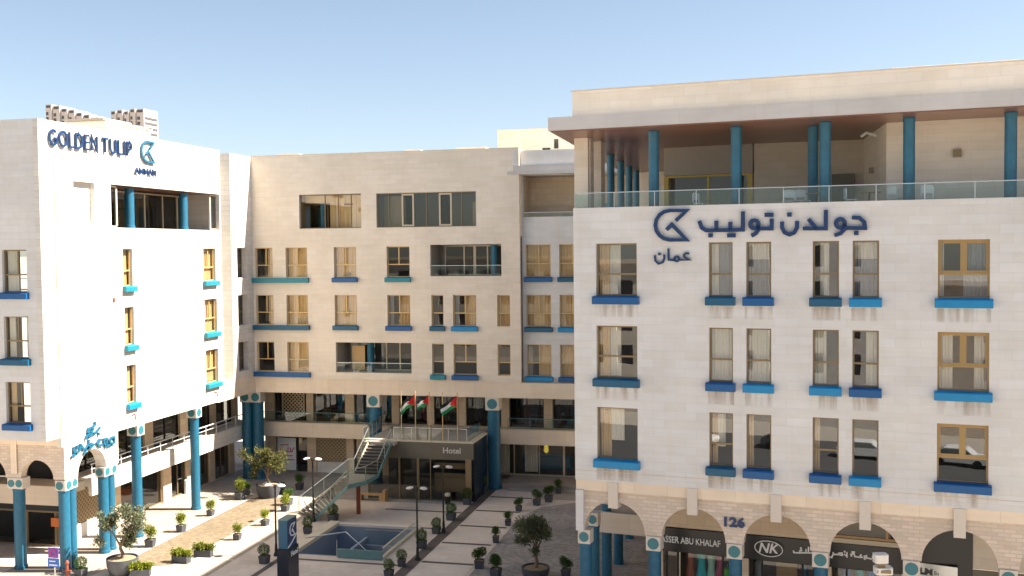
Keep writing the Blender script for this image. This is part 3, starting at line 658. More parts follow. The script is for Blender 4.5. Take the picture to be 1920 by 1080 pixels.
for h, z, c in LWN: window(lw, FL, R_(90), *h, *z, 'plain' if h[1]-h[0] < 1.2 else 'off', c, 'tan', 'gold')
interior(lw, FL, 53.2, 65.4, 3.0, [7.9, 11.0, 14.5, 18.4])
niche_room(lw, FL, *BAL, .3, 3.2, [M['room'], M['wood']])
glazing(lw, FL, 53.1, 65.4, 18.72, 21.1, 2.6, [53.2, (54.6, .1), (57.2, .16), (58.6, .08), (60.4, .12), (62.5, .1), (64.3, .16), 65.3], 'cream_frame', .1)
for y, ww in ((53.9, .14), (64.6, .14)): glazing(lw, FL, y-.85 if y < 60 else y, y if y < 60 else y+.85, 18.72, 21.15, .28, [(y, ww)], 'cream_frame', .1)
for y in (55.7, 61.75): column(lw, FL, R_(90), y, .55, .26, 18.71, 21.1, 21.19, None)
# pier and slot next to the back wing
mb = MB(FL)
NP = [(68.72, 70.25)+z for z in ((15.3, 17.5), (11.8, 14.05), (8.45, 10.6))]
FP = FL @ Matrix.Translation((0, .48, 0))
m2 = MB(FP); m2.facade(67.9, YB+.3, 8.05, 24.27, NP, 0, .6); m2.box(67.9, YB+.3, .602, .8, 8.05, 24.2)
m2.box(67.9, 68.1, .802, 1.6, 8.05, 24.2)
m2.build('pier', M['lime_white'], lw)
MB(FL).box(65.6, 67.9, 2.0, 2.2, 6.86, 24.2).build('slot_wall', M['lime'], lw)
for h in NP: window(lw, FP, R_(90), *h, 'two', None, 'grey', 'bronze', reveal=.45, dark=True)
MB(FL).box(65.58, YB+.4, .5, .8, 6.66, 8.04).build('cornice', M['trim'], lw)
# street end
SW = [(-38.53, -37.04)+z for z in ((15.22, 17.46), (11.74, 13.96), (8.3, 10.5))]+[(-43.2, -41.7)+z for z in ((15.22, 17.46), (11.74, 13.96), (8.3, 10.5))]
mb = MB(FS); mb.facade(-60, XL-.302, 7.4, 24.25, SW, 0, .3)
mb.box(-59.9, XL-.32, .302, 1.3, 7.41, 7.6); mb.box(-60.1, -60.001, 0, 26, 0, 24.25)
mb.build('wall', M['lime'], lw)
for h, s_, c in zip(SW, ('royal', 'teal', 'royal')*2, ('left_white', 'both', 'left_thin')*2): window(lw, FS, 0, *h, 'two' if s_ != 'royal' else 'off', s_, c, 'bronze')
interior(lw, FS, -59, XL-4, 3.0, [7.5, 11.0, 14.5, 18.0]); 
# arcade under the street end and round the corner
FA = Matrix.Translation((0, YA, 0))
mb = MB(FA); mb.arcade(-50, XL-.002, [(-47.2, 1.12), (-44.05, 1.12), (-40.95, 1.12), (-37.87, 1.02)], 5.05, 6.9, 0, .45)
mb.build('arcade_wall', M['rough'], lw)
MB(FA).box(-50, XL-.005, -.06, .45, 6.902, 7.395).box(-39.42, -39.06, -.1, -.062, 5.3, 7.39).build('moulding', M['trim'], lw)
mb = MB(FL); mb.arcade(YA+.45, 53.13, [(50.68, 1.28)], 5.0, 6.858, 0, .7, mr=0); mb.face([(YA,0,5.05),(YA+.45,0,5.05),(YA+.45,0,6.857),(YA,0,6.857)])
mb.build('arcade_wall', M['lime_white'], lw)
MB(FL).box(YA, 76, .702, 4.4, 6.9, 7.1).build('soffit', M['soffit'], lw); MB(FA).box(-50, XL-4.5, .46, 4.6, 6.9, 7.1).build('soffit', M['soffit'], lw)
FA2 = FA
for u in (-48.7, -45.6, -42.5, -39.25): column(lw, FA, 0, u, .28, .31, 0, 4.45, 5.045, .95, two=True, capd=.62)
column(lw, FL, R_(90), 48.62, .32, .29, 0, 4.45, 5.0, .62, side=False); column(lw, FL, R_(90), 49.22, .32, .25, 0, 4.45, 4.99, .5)
column(lw, FL, R_(90), 52.1, .34, .29, 0, 4.45, 4.99, .6); column(lw, FL, R_(90), 52.75, .34, .25, 0, 4.45, 4.98, .6)
for y in (55.45, 62.15): column(lw, FL, R_(90), y, .36, .30, 0, 6.2, 6.855, .72, side=False)
FO = Matrix.Translation((XL-.36, 0, 0))
for y, z, rr, yw in ((55.45, 6.53, .25, .36), (62.15, 6.53, .25, .36), (48.62, 4.72, .22, .31), (52.1, 4.72, .22, .30)): MB().disc((XL-.36, y-yw-.001, z), rr, .02, 24).build('capital_disc', M['disc'], lw)
# gallery slab, railing and shop fronts behind the columns
MB(FL).box(53.2, 74, 1.86, 2.1, 2.95, 4.05).box(53.2, 74, 2.102, 4.3, 3.5, 4.0).build('gallery_slab', M['lime_white'], lw)
MB(FA).box(-50, XL-1.9, 2.4, 2.65, 2.95, 4.05).box(-50, XL-1.9, 2.652, 4.3, 3.5, 4.0).build('gallery_slab', M['trim'], lw)
mb = MB(FL)
mb.tube([(53.3, 1.98, 4.8), (74, 1.98, 4.8)], .035, 8); mb.tube([(53.3, 1.98, 4.5), (74, 1.98, 4.5)], .02, 6)
for i in range(15): y = 53.4+i*1.45; mb.tube([(y, 1.98, 4.05), (y, 1.98, 4.8)], .025, 6)
mb.build('gallery_railing', M['white'], lw)
WL = 3.6
for a, b in ((52.6, 53.3), (57.6, 58.4), (63.3, 64.3), (66.4, 67.4), (69.6, 70.3), (72.6, 73.3)): MB(FL).box(a, b, WL-.12, WL+.4, 0.005, 3.5).build('pilaster', M['tan'], lw)
for a, b in ((52.6, 53.4), (57.0, 57.8), (61.2, 62.2), (65.6, 66.6), (69.9, 70.6), (73.2, 74)): MB(FL).box(a, b, WL-.12, WL+.4, 4.0, 6.9).build('pilaster', M['tan'], lw)
for a, b in ((58.4, 63.3), (64.3, 66.4), (67.4, 69.6), (70.3, 72.6)): glazing(lw, FL, a+.01, b-.01, .01, 3.48, WL+.1, [a+.06, (a+b)/2, b-.06], 'bronze', .08, name='shop_front')
for a, b in ((53.4, 57.0), (57.8, 61.2), (62.2, 65.6), (66.6, 69.9), (70.6, 73.2)): glazing(lw, FL, a+.01, b-.01, 4.01, 6.88, WL+.1, [a+.06, (a+b)/2, b-.06], 'dark_metal', .07, name='shop_front')
MB(FL).box(52.7, 76, WL+2.2, WL+2.3, 0, 6.9).build('interior', M['room'], lw)
MB(FL).box(65.9, 66.5, WL-.3, WL-.14, .005, 1.0).build('shop_dado', M['white'], lw)
glazing(lw, FA, -49, XL-3.62, 0.01, 2.1, 4.3, [-48, -46.2, -44.0, (-42.0, .2), -40.0], 'bronze', .1, name='shop_front')
MB(FA).box(-50, XL-3.62, 4.2, 4.5, 2.12, 3.48).build('shop_fascia', M['black'], lw)
MB(FA).box(-50, XL-3.62, 4.55, 4.65, 4.0, 6.9).build('interior', M['room_dark'], lw)
MB(FA).box(-50, XL-3.62, 5.6, 5.7, 0, 3.4).build('interior', M['room'], lw)
def shutter_bars(mb, u0, u1, z0, z1, w, step=.3, t=.06):
    n = int((u1-u0+z1-z0)/step)+1
    for i in range(n+1):
        for sgn in (1, -1):
            c = i*step
            if sgn > 0: a = (u0+max(0, c-(z1-z0)), z0+min(c, z1-z0)); b = (u0+min(c, u1-u0), z0+max(0, c-(u1-u0)))
            else: a = (u1-max(0, c-(z1-z0)), z0+min(c, z1-z0)); b = (u1-min(c, u1-u0), z0+max(0, c-(u1-u0)))
            if math.hypot(a[0]-b[0], a[1]-b[1]) > .05: mb.ribbon([a, b], t, w+(.02 if sgn > 0 else 0), w+(.038 if sgn > 0 else .018))
def shutter(bld, F, u0, u1, z0, z1, w):
    mb = MB(F); shutter_bars(mb, u0, u1, z0, z1, w); mb.box(u0-.05, u0, w-.02, w+.06, z0, z1); mb.box(u1, u1+.05, w-.02, w+.06, z0, z1)
    o = mb.build('lattice_shutter', M['shutter'], bld)
    MB(F).box(u0, u1, w+.16, w+.2, z0, z1).build('backing', M['bronze'], o); return o
shutter(lw, FL, 53.4, 57.5, .9, 3.2, WL+.02); MB(FL).box(53.3, 57.6, WL, WL+.3, .005, .88).build('shop_dado', M['white'], lw); MB(FL).box(53.3, 57.6, WL+.25, WL+.4, 3.22, 3.5).build('lintel', M['white'], lw)
shutter(bw, FB, -33.15, -30.75, .85, 2.75, W0+.02); MB(FB).box(-33.19, -30.71, W0, W0+.3, .005, .83).build('shop_dado', M['lime'], bw)
shutter(bw, FB, -36.0, -34.2, 4.3, 6.3, W0-.02)
# ------------------------------------------------------------ right wing
rc = FR @ Vector((-13.8, 0, 0))
rw = thing('hotel_wing', 'shaded right wing of the stone hotel nearest the camera, with an open roof loggia', 'building', (rc.x, rc.y, 0))
sd = -0.148                                     # the courtyard side runs parallel to the main wings
CA, CB, CC, CD, CE, CF = (-12.81, -11.03), (-8.03, -7.06), (-6.53, -5.54), (-3.95, -2.96), (-2.46, -1.49), (0.60, 2.38)
r1, r2, r3 = (15.22, 17.43), (11.73, 13.96), (8.27, 10.49)
WR = [(CA, r1, 'plain', 'royal', 'left_tan'), (CB, r1, 'plain', 'teal', 'left_band'), (CC, r1, 'plain', 'royal', 'blind_grey'), (CD, r1, 'plain', 'teal', 'mid'), (CE, r1, 'plain', 'sky', 'blind_grey'), (CF, r1, 'heavy', 'sky', 'right_blue'),
      (CA, r2, 'plain', 'teal', 'left_tan'), (CB, r2, 'plain', 'royal', 'white'), (CC, r2, 'plain', 'sky', 'white'), (CD, r2, 'plain', 'sky', 'left_white'), (CE, r2, 'plain', 'royal', 'right_white'), (CF, r2, 'heavy', 'sky', 'both'),
      (CA, r3, 'open', 'sky', 'mid_tan'), (CB, r3, 'plain', 'teal', 'mid_tan'), (CC, r3, 'open', 'royal', 'left_thin'), (CD, r3, 'plain', 'royal', 'left_thin'), (CE, r3, 'open', 'sky', 'none'), (CF, r3, 'heavy', 'royal', 'none')]
ext_cols = [(5.6, 6.6), (7.1, 8.1), (10.2, 12.0)]
WX = [(c, r, 'plain', s_, 'blind_grey') for r in (r1, r2, r3) for c, s_ in zip(ext_cols, ('royal', 'sky', 'teal'))]
mb = MB(FR); mb.facade(-13.8, 14, 7.3, 18.95, [c+r for c, r, *_ in WR+WX], 0, .3)
mb.face([(-13.8+.31*sd, .31, 7.3), (-13.8+.31*sd, .31, 18.95), (-13.8+31*sd, 31, 18.95), (-13.8+31*sd, 31, 7.3)][::-1])
mb.build('wall', M['lime'], rw)
MB(FR).box(-13.8, 14, -.008, 0, 7.715, 7.735).build('string_course', M['tan'], rw)
for c, r, st, s_, cu in WR+WX: window(rw, FR, AR, *c, *r, st, s_, cu, 'gold_dark' if st == 'heavy' else 'bronze', gl='glass_coated')
interior(rw, FR, -13.4, 13.8, 3.6, [7.4, 11.0, 14.5, 18.2])
# arcade
arch = [(-12.13+3.385*k, 1.33) for k in range(8)]
mb = MB(FR); mb.arcade(-13.8, 14, arch, 5.08, 6.85, .22, .5); mb.build('arcade_wall', M['rough'], rw)
MB(FR).box(-13.8, 14, .1, .7, 6.852, 7.298).build('moulding', M['trim'], rw)
mb = MB(FR); mb.box(-13.8, -13.46, .02, .218, 5.085, 6.85); mb.build('corner_pilaster', M['lime'], rw)
for c, _ in arch: MB(FR).box(c-.21, c+.21, -.02, .099, 6.18, 7.297).box(c-.21, c+.21, .1, .6, 6.18, 6.5).build('keystone', M['cap'], rw)
for k in range(9): column(rw, FR, AR, -13.5 if k == 0 else -13.82+3.385*k, .47, .265, 0, 4.47, 5.075, .62 if k else .54)
for w in (3.3, 7.4, 12.0, 17.0): column(rw, FR, AR, -13.5+sd*w, w, .25, 0, 4.47, 5.08, .5)
MB(FR).prism([(-13.7, .72), (14, .72), (14, 3.2), (-13.8+3.2*sd, 3.2)], 6.86, 7.1).build('arcade_soffit', M['soffit'], rw)
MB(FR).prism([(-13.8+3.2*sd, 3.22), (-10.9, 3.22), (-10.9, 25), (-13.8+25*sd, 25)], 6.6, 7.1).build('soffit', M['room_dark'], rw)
mb = MB(FR); mb.prism([(-13.9+7*sd, 7), (-11.0, 7), (-11.0, 7.25), (-13.9+7.25*sd, 7.25)], 3.08, 4.1); mb.build('gallery_slab', M['trim'], rw)
mb = MB(FR); mb.prism([(-13.9+7*sd+.25, 7.26), (-11.0, 7.26), (-11.0, 25), (-13.9+25*sd+.25, 25)], 3.5, 4.05); mb.build('gallery_slab', M['trim'], rw)
MB(FR).box(-10.95, -10.7, 3.0, 25, 0, 6.85).build('shop_wall', M['tan'], rw)
# shop fronts behind the arcade
MB(FR).box(-10.7, -3.75, 3.0, 3.3, 4.78, 6.85).build('shop_wall', M['tan'], rw)
MB(FR).box(-10.7, -.45, 2.9, 3.2, 3.72, 4.75).build('shop_fascia', M['black'], rw)
MB(FR).box(-.42, 2.0, 2.9, 3.2, 3.4, 6.85).build('shop_fascia', M['black'], rw)
MB(FR).box(2.0, 14, 2.95, 3.2, 4.2, 6.85).build('shop_wall', M['lime_back'], rw)
MB(FR).box(2.0, 14, 2.9, 2.94, 3.4, 4.18).build('shop_fascia', M['pav'], rw)
glazing(rw, FR, -3.74, -.45, 4.98, 6.4, 3.05, [-3.7, -1.25, -.5], 'wood_tan', .1, name='shop_transom'); MB(FR).box(-3.75, -.44, 2.95, 3.25, 4.76, 4.96).build('lintel', M['cream_trim'], rw)
MB(FR).box(-3.75, -.44, 3.4, 3.5, 4.9, 6.85).build('interior', M['cur_tan'], rw)
for a, b in ((-10.6, -7.5), (-6.9, -4.1), (-3.4, -.6), (-.2, 3.0), (3.4, 6.5), (6.8, 9.9), (10.2, 13.3)): glazing(rw, FR, a, b, .01, 3.7, 3.2, [a+.05, a+.55, b-.55, b-.05], 'dark_metal', .08, dark=False, name='shop_front')
for u in (-7.2, -3.75, -.4, 3.2, 6.65, 10.05): MB(FR).box(u-.3, u+.3, 2.93, 3.3, 0.004, 3.7).build('pilaster', M['tan'], rw)
MB(FR).box(-10.6, 14, 6.2, 6.3, 0, 4.8).build('interior', M['room'], rw); MB(FR).box(-10.6, 14, 3.3, 6.2, 3.75, 3.8).build('interior', M['room'], rw)
MB(FR).box(-5.9, -5.0, 4.4, 4.5, 0, 3.5).build('display_board', M['wood_tan'], rw)
# roof loggia
MB(FR).prism([(-13.8+.31*sd, .31), (14, .31), (14, 31), (-13.8+31*sd, 31)], 18.2, 18.6).build('terrace_slab', M['canopy'], rw)
MB(FR).box(-13.78, 14, .31, .45, 18.6, 18.9).build('terrace_upstand', M['lime'], rw)
glass_rail(rw, FR, -13.75, 14, 18.955, 19.56, .12, 1.72)
mb = MB(FR); L0, L1 = Vector((-13.75, .12)), Vector((-13.75+22*sd, 22))
mb.prism([(L0.x-.012, L0.y), (L0.x+.012, L0.y), (L1.x+.012, L1.y), (L1.x-.012, L1.y)], 18.6, 19.56)
mb.build('glass_balustrade', M['glass_rail'], rw)
MB(FR).prism([(-14.55, -1.0), (14, -1.0), (14, 31), (-14.55+32*sd, 31)], 22.17, 22.72).build('canopy', M['canopy'], rw)
MB(FR).prism([(-14.45, -.9), (14, -.9), (14, 30.5), (-14.45+31.4*sd, 30.5)], 22.12, 22.165).build('soffit', M['wood'], rw)
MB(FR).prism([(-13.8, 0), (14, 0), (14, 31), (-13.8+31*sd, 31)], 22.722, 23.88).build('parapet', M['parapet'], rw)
MB(FR).prism([(-13.85, -.05), (14, -.05), (14, .3), (-13.85, .3)], 23.882, 23.93).build('coping', M['cap'], rw)
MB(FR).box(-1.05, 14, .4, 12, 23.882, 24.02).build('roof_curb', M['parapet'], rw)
for u in (-10.42, -7.0, -3.53, -.44, 3.08, 6.5, 9.9): column(rw, FR, AR, u, .55, .215, 18.6, 22.1, 22.12, None)
column(rw, FR, AR, -4.12, 1.9, .20, 18.6, 22.1, 22.12, None)
for w in (10.3, 14.5, 18.5, 22.3): column(rw, FR, AR, -13.57+sd*w, w, .20, 18.6, 22.1, 22.12, None)
MB(FR).box(-14.35, -13.72, 1.9, 2.7, 18.6, 22.118).box(-13.72, -13.66, 2.1, 2.6, 18.6, 22.118).build('stone_pier', M['lime_back'], rw)
MB(FR).box(-14.15, -13.62, 3.6, 4.2, 18.6, 22.118).build('stone_pier', M['lime_back'], rw)
mb = MB(FR)
def wall_seg(mb, p, q, z0, z1, t=.25):
    d = Vector((q[0]-p[0], q[1]-p[1])).normalized(); n = Vector((-d.y, d.x))*t
    mb.prism([p, q, (q[0]+n.x, q[1]+n.y), (p[0]+n.x, p[1]+n.y)], z0, z1)
for p, q in (((-7.4, 8.1), (-2.5, 8.5)), ((-2.5, 8.5), (-1.3, 2.0)), ((-1.3, 2.0), (14, 2.3)), ((-17.2, 24), (-11.8, 24)), ((-11.8, 24), (-11.8, 8.7))):
    mb = MB(FR); wall_seg(mb, p, q, 18.6, 22.118); mb.build('loggia_wall', M['lime_back'], rw)
MB(FR).prism([(-11.8, 8.3), (-7.45, 8.0), (-7.45, 8.3), (-11.8, 8.6)], 20.75, 22.117).build('bulkhead', M['soffit'], rw)
G1 = FR @ Matrix.Translation((-11.8, 8.45, 0)) @ Matrix.Rotation(math.atan2(-.3, 4.35), 4, 'Z')
glazing(rw, G1, 0, 4.3, 18.62, 20.74, 0, [(.1, .22), (2.2, .12), (4.2, .22)], 'yellow_frame', .1, name='terrace_doors')
MB(FR).box(-11.7, -7.5, 10.0, 10.1, 18.6, 22.1).build('interior', M['cur_tan'], rw)
MB(FR).box(-3.86, -2.85, 8.2, 8.36, 18.6, 20.55).build('terrace_door', M['pav'], rw)
MB(FR).box(1.15, 1.45, 1.9, 2.06, 20.65, 20.95).build('wall_vent', M['bronze'], rw)
MB(FR).box(-2.12, -1.92, 5.3, 5.5, 20.35, 20.6).build('wall_vent', M['bronze'], rw)
MB(FR).tube([(-1.75, 3.2, 21.75), (-2.1, 2.9, 21.85), (-2.3, 2.8, 21.7)], .06).build('security_camera', M['white'], rw)
EMBLEM=[[(-9.352, 18.332), (-8.906, 18.738), (-9.59, 18.754), (-9.824, 18.713), (-10.025, 18.587), (-10.16, 18.393), (-10.208, 18.162), (-10.162, 17.929), (-10.029, 17.731), (-9.83, 17.597), (-9.595, 17.548), (-8.91, 17.54), (-9.521, 18.185), (-9.736, 17.968)]]
TULIP=[[(-6.634, 18.652), (-6.635, 17.918), (-8.108, 17.912), (-8.291, 18.029), (-8.39, 18.304)], [(-7.135, 18.241), (-7.136, 17.916)], [(-7.695, 18.301), (-7.696, 17.915)], [(-6.022, 18.122), (-6.044, 18.04), (-6.104, 17.98), (-6.186, 17.96), (-6.268, 17.983), (-6.328, 18.045), (-6.349, 18.128), (-6.327, 18.211), (-6.267, 18.271), (-6.185, 18.291), (-6.104, 18.267), (-6.044, 18.206), (-6.022, 18.122)], [(-6.023, 18.113), (-6.032, 17.894), (-6.128, 17.764), (-6.297, 17.668)], [(-6.08, 17.958), (-5.507, 17.948), (-5.507, 18.336)], [(-5.105, 18.217), (-5.105, 17.976), (-5.011, 17.781), (-4.823, 17.696), (-4.635, 17.775), (-4.533, 17.966), (-4.533, 18.23)], [(-3.447, 18.638), (-3.446, 17.915), (-4.309, 17.929)], [(-4.1, 18.294), (-3.8, 17.92)], [(-2.481, 18.323), (-2.212, 18.304), (-2.033, 18.136), (-2.001, 17.91), (-2.683, 17.921)], [(-2.746, 18.102), (-2.768, 18.017), (-2.827, 17.956), (-2.909, 17.934), (-2.991, 17.958), (-3.051, 18.022), (-3.073, 18.108), (-3.051, 18.193), (-2.991, 18.254), (-2.91, 18.275), (-2.828, 18.251), (-2.768, 18.187), (-2.746, 18.102)], [(-2.746, 18.102), (-2.764, 17.866), (-2.886, 17.725), (-3.126, 17.643)]]
TULIP_DOTS=[(-7.934, 17.711), (-7.176, 17.7), (-7.005, 17.698), (-5.697, 18.495), (-5.521, 18.492), (-4.823, 18.486), (-2.322, 17.726)]
AMMAN=[[(-8.812, 16.973), (-8.927, 17.004), (-9.029, 16.94), (-9.014, 16.84), (-8.787, 16.723), (-9.217, 16.726)], [(-9.227, 16.766), (-9.241, 16.716), (-9.278, 16.679), (-9.329, 16.666), (-9.38, 16.68), (-9.417, 16.717), (-9.43, 16.767), (-9.417, 16.817), (-9.379, 16.854), (-9.328, 16.867), (-9.277, 16.853), (-9.24, 16.816), (-9.227, 16.766)], [(-9.42, 16.707), (-9.665, 16.728), (-9.673, 17.197)], [(-10.24, 16.924), (-10.226, 16.696), (-10.087, 16.568), (-9.907, 16.628), (-9.844, 16.795), (-9.854, 16.946)]]
AMMAN_DOTS=[(-10.049, 16.973)]
TOWER=[[(50.894, 7.797), (50.923, 7.636), (50.67, 7.523), (50.28, 7.48), (50.239, 7.332), (50.588, 7.271), (50.772, 7.439)], [(50.048, 6.926), (50.104, 7.092), (50.444, 7.208), (50.617, 7.11), (50.298, 7.057)], [(50.759, 7.129), (51.012, 7.196), (51.367, 7.403)], [(52.684, 6.612), (52.382, 6.621), (52.19, 6.509), (52.328, 6.233), (52.632, 6.29), (52.681, 6.557)], [(52.328, 6.233), (52.066, 6.214), (51.704, 6.395), (51.678, 6.649), (51.973, 6.64), (51.886, 6.339)], [(51.556, 6.355), (51.194, 6.388), (51.043, 6.564), (51.207, 6.691), (51.46, 6.667)], [(50.325, 6.875), (50.244, 6.603), (50.062, 6.439), (50.553, 6.434), (50.734, 6.533), (50.455, 6.63), (49.843, 6.174)], [(49.852, 6.392), (49.724, 6.614), (49.518, 6.609), (49.442, 6.406), (49.168, 6.351), (49.006, 6.491), (48.983, 6.733)], [(49.287, 6.762), (49.312, 6.562)], [(48.793, 6.187), (48.998, 6.298), (49.2, 6.301)]]
TOWER_DOTS=[(51.222, 7.047), (49.592, 6.726), (51.807, 6.217)]
KHALAF=[[(-4.998, 4.286), (-4.979, 4.192), (-4.813, 4.197), (-3.937, 4.283)], [(-4.483, 4.394), (-4.476, 4.23)], [(-4.63, 4.284), (-4.685, 4.336), (-4.74, 4.273), (-4.703, 4.227)], [(-4.374, 4.5), (-4.381, 4.239)], [(-4.308, 4.373), (-4.228, 4.4)]]
NASSER=[[(-3.521, 4.146), (-3.431, 4.136), (-3.378, 4.274), (-3.145, 4.286), (-3.002, 4.274), (-3.02, 4.367), (-3.145, 4.347), (-3.198, 4.281)], [(-3.378, 4.369), (-3.36, 4.265)], [(-2.931, 4.338), (-2.824, 4.235), (-2.824, 4.424)], [(-2.646, 4.253), (-2.664, 4.345), (-2.54, 4.377), (-2.504, 4.267), (-2.222, 4.258), (-2.292, 4.326), (-2.24, 4.388)], [(-2.151, 4.19), (-2.063, 4.237), (-2.046, 4.351), (-2.134, 4.323), (-2.116, 4.261), (-1.941, 4.249), (-1.836, 4.222)], [(-1.717, 4.309), (-1.723, 4.282), (-1.741, 4.261), (-1.766, 4.252), (-1.79, 4.256), (-1.808, 4.274), (-1.815, 4.299), (-1.808, 4.326), (-1.79, 4.347), (-1.766, 4.356), (-1.742, 4.352), (-1.724, 4.334), (-1.717, 4.309)]]
NASSER_DOTS=[(-2.913, 4.434), (-2.611, 4.445), (-2.54, 4.452)]
KHALAF_DOTS=[(-4.685, 4.412), (-4.282, 4.463)]
POSTER=[[(-35.056, 1.9), (-35.24, 1.564), (-35.667, 1.515), (-35.877, 1.674)], [(-35.375, 1.889), (-35.347, 1.56)], [(-36.088, 1.799), (-36.024, 1.47), (-35.811, 1.411)], [(-35.553, 1.883), (-35.595, 1.584)], [(-36.225, 2.059), (-35.513, 2.083)], [(-35.673, 1.218), (-35.176, 1.236)], [(-35.822, 0.914), (-35.04, 0.923)], [(-36.23, 1.86), (-36.165, 1.531)]]
# ------------------------------------------------------------ wall lettering
EMBLEM_C = EMBLEM[0]
def sign_strokes(mb, strokes, wd, y0, y1, dots=(), dr=None):
    for p in strokes: mb.ribbon(p, wd, y0, y1)
    r = (dr or wd)*0.55
    for x, z in dots: mb.box(x-r, x+r, y0, y1, z-r, z+r)
    return mb
def put_sign(name, label, F, origin, parts):
    o = thing(name, label, 'sign', tuple(F @ Vector(origin)))
    for nm, mb, mat in parts: mb.build(nm, mat, o)
    return o
mb1 = sign_strokes(MB(FR), [EMBLEM_C], .145, -.14, -.04)
mb2 = sign_strokes(MB(FR), TULIP[:6], .15, -.14, -.04, TULIP_DOTS[:5], .15)
mb2b = sign_strokes(MB(FR), TULIP[6:7], .15, -.14, -.04, TULIP_DOTS[5:6], .15); mb2c = sign_strokes(MB(FR), TULIP[7:9], .15, -.14, -.04); mb2d = sign_strokes(MB(FR), TULIP[9:], .15, -.14, -.04, TULIP_DOTS[6:], .15)
mb3 = sign_strokes(MB(FR), AMMAN, .075, -.10, -.03, AMMAN_DOTS, .09)
put_sign('wall_sign', 'large navy Arabic lettering with an angular bird-like emblem under the roof terrace balustrade', FR, (-6, 0, 18.2), [('emblem', mb1, M['navy']), ('lettering', mb2, M['navy']), ('lettering', mb2b, M['navy']), ('lettering', mb2c, M['navy']), ('lettering', mb2d, M['navy']), ('small_lettering', mb3, M['navy'])])
def arc(cx, cy, rx, ry, a0, a1, n=12): return [(cx+rx*math.cos(R_(a0+(a1-a0)*i/n)), cy+ry*math.sin(R_(a0+(a1-a0)*i/n))) for i in range(n+1)]
GLY = {'G': (.80, [arc(.42, .5, .38, .46, 48, 330)+[(.76, .45), (.48, .45)]]), 'O': (.86, [arc(.43, .5, .39, .46, 0, 360, 20)]), 'L': (.5, [[(.06, 1), (.06, .05), (.5, .05)]]),
 'D': (.78, [[(.06, .05), (.06, .95), (.3, .95)]+arc(.3, .5, .42, .45, 90, -90)+[(.06, .05)]]), 'E': (.55, [[(.52, .95), (.06, .95), (.06, .05), (.52, .05)], [(.06, .5), (.46, .5)]]),
 'N': (.74, [[(.06, 0), (.06, 1), (.68, 0), (.68, 1)]]), 'T': (.62, [[(0, .95), (.62, .95)], [(.31, .9), (.31, 0)]]), 'U': (.70, [[(.06, 1), (.06, .4)]+arc(.35, .36, .29, .32, 180, 360)+[(.64, 1)]]),
 'I': (.12, [[(.06, 0), (.06, 1)]]), 'P': (.58, [[(.06, 0), (.06, .95), (.3, .95)]+arc(.3, .69, .24, .26, 90, -90)+[(.06, .43)]]), 'A': (.78, [[(.02, 0), (.39, .98), (.76, 0)], [(.18, .32), (.6, .32)]]),
 'M': (.9, [[(.06, 0), (.06, .98), (.45, .3), (.84, .98), (.84, 0)]]), ' ': (.3, [])}
def letters(mb, txt, u0, u1, z0, h, wd, y0, y1, gap=.2):
    tot = sum(GLY[c][0] for c in txt)+gap*(len(txt)-1); k = (u1-u0)/tot; x = u0
    for c in txt:
        w, st = GLY[c]
        for p in st: mb.ribbon([(x+a*k, z0+b*h) for a, b in p], wd, y0, y1)
        x += (w+gap)*k
    return mb
EML = [(56.0+(u+10.27)/1.47*1.5, 22.68+(z-17.47)/1.34*1.36) for u, z in EMBLEM_C]
put_sign('wall_sign', 'navy capital lettering with an angular emblem high on the sunlit white wall', FL, (51, 0, 22.9),
  [('lettering', letters(MB(FL), 'GOLDEN', 47.65, 51.75, 22.95, .84, .11, -.15, -.06), M['navy']), ('lettering', letters(MB(FL), 'TULIP', 52.2, 55.05, 22.95, .84, .11, -.15, -.06), M['navy']), ('emblem', MB(FL).ribbon(EML, .13, -.15, -.06), M['teal_sign']), ('small_lettering', letters(MB(FL), 'AMMAN', 55.35, 57.5, 21.96, .32, .06, -.16, -.06), M['navy'])])
put_sign('wall_sign', 'teal Arabic calligraphy lettering over the arch at the corner of the sunlit wing', FL, (50.5, 0, 6.9), [('lettering', sign_strokes(MB(FL), TOWER, .135, -.12, -.03, TOWER_DOTS, .14), M['teal_sign'])])
def text_thing(name, label, txt, F, rot, u, w, z, h, mat, depth=.04, width=None, off=.0, parts=()):
    p = F @ Vector((u, w, z)); o = thing(name, label, 'sign', tuple(p), rot)
    link('lettering', text_mesh(txt, h, depth, M[mat], off, width), o)
    return o
text_thing('house_number', 'dark blue house number 126 on the rough stone pier between two arches', '126', FR, AR, -7.46, .17, 5.80, .38, 'navy', .06, .84, .02)
text_thing('shop_sign', 'white capital lettering on the black fascia behind the arch left of the house number', 'NASSER ABU KHALAF', FR, AR, -11.0+.05, 2.86, 4.12, .29, 'white', .04, 2.85, .004)
nk = text_thing('shop_sign', 'white slanted two-letter monogram in an oval ring on the black fascia', 'NK', FR, AR, -6.45, 2.86, 4.08, .42, 'white', .04, .82, .012)
for v in nk.children[0].data.vertices: v.co.x += .22*v.co.z
MB(FR).ribbon([(-6.02+.60*math.cos(2*math.pi*i/40), 4.27+.33*math.sin(2*math.pi*i/40)) for i in range(41)], .035, 2.84, 2.88).build('oval_ring', M['white'], nk)
put_sign('shop_sign', 'white Arabic word on the black fascia right of the oval monogram', FR, (-4.5, 2.88, 4.4), [('lettering', sign_strokes(MB(FR), KHALAF, .06, 2.84, 2.88, KHALAF_DOTS, .07), M['white'])])
put_sign('shop_sign', 'white Arabic lettering on the black fascia beside the cream floodlight', FR, (-2.5, 2.88, 4.4), [('lettering', sign_strokes(MB(FR), NASSER, .06, 2.84, 2.88, NASSER_DOTS, .07), M['white'])])
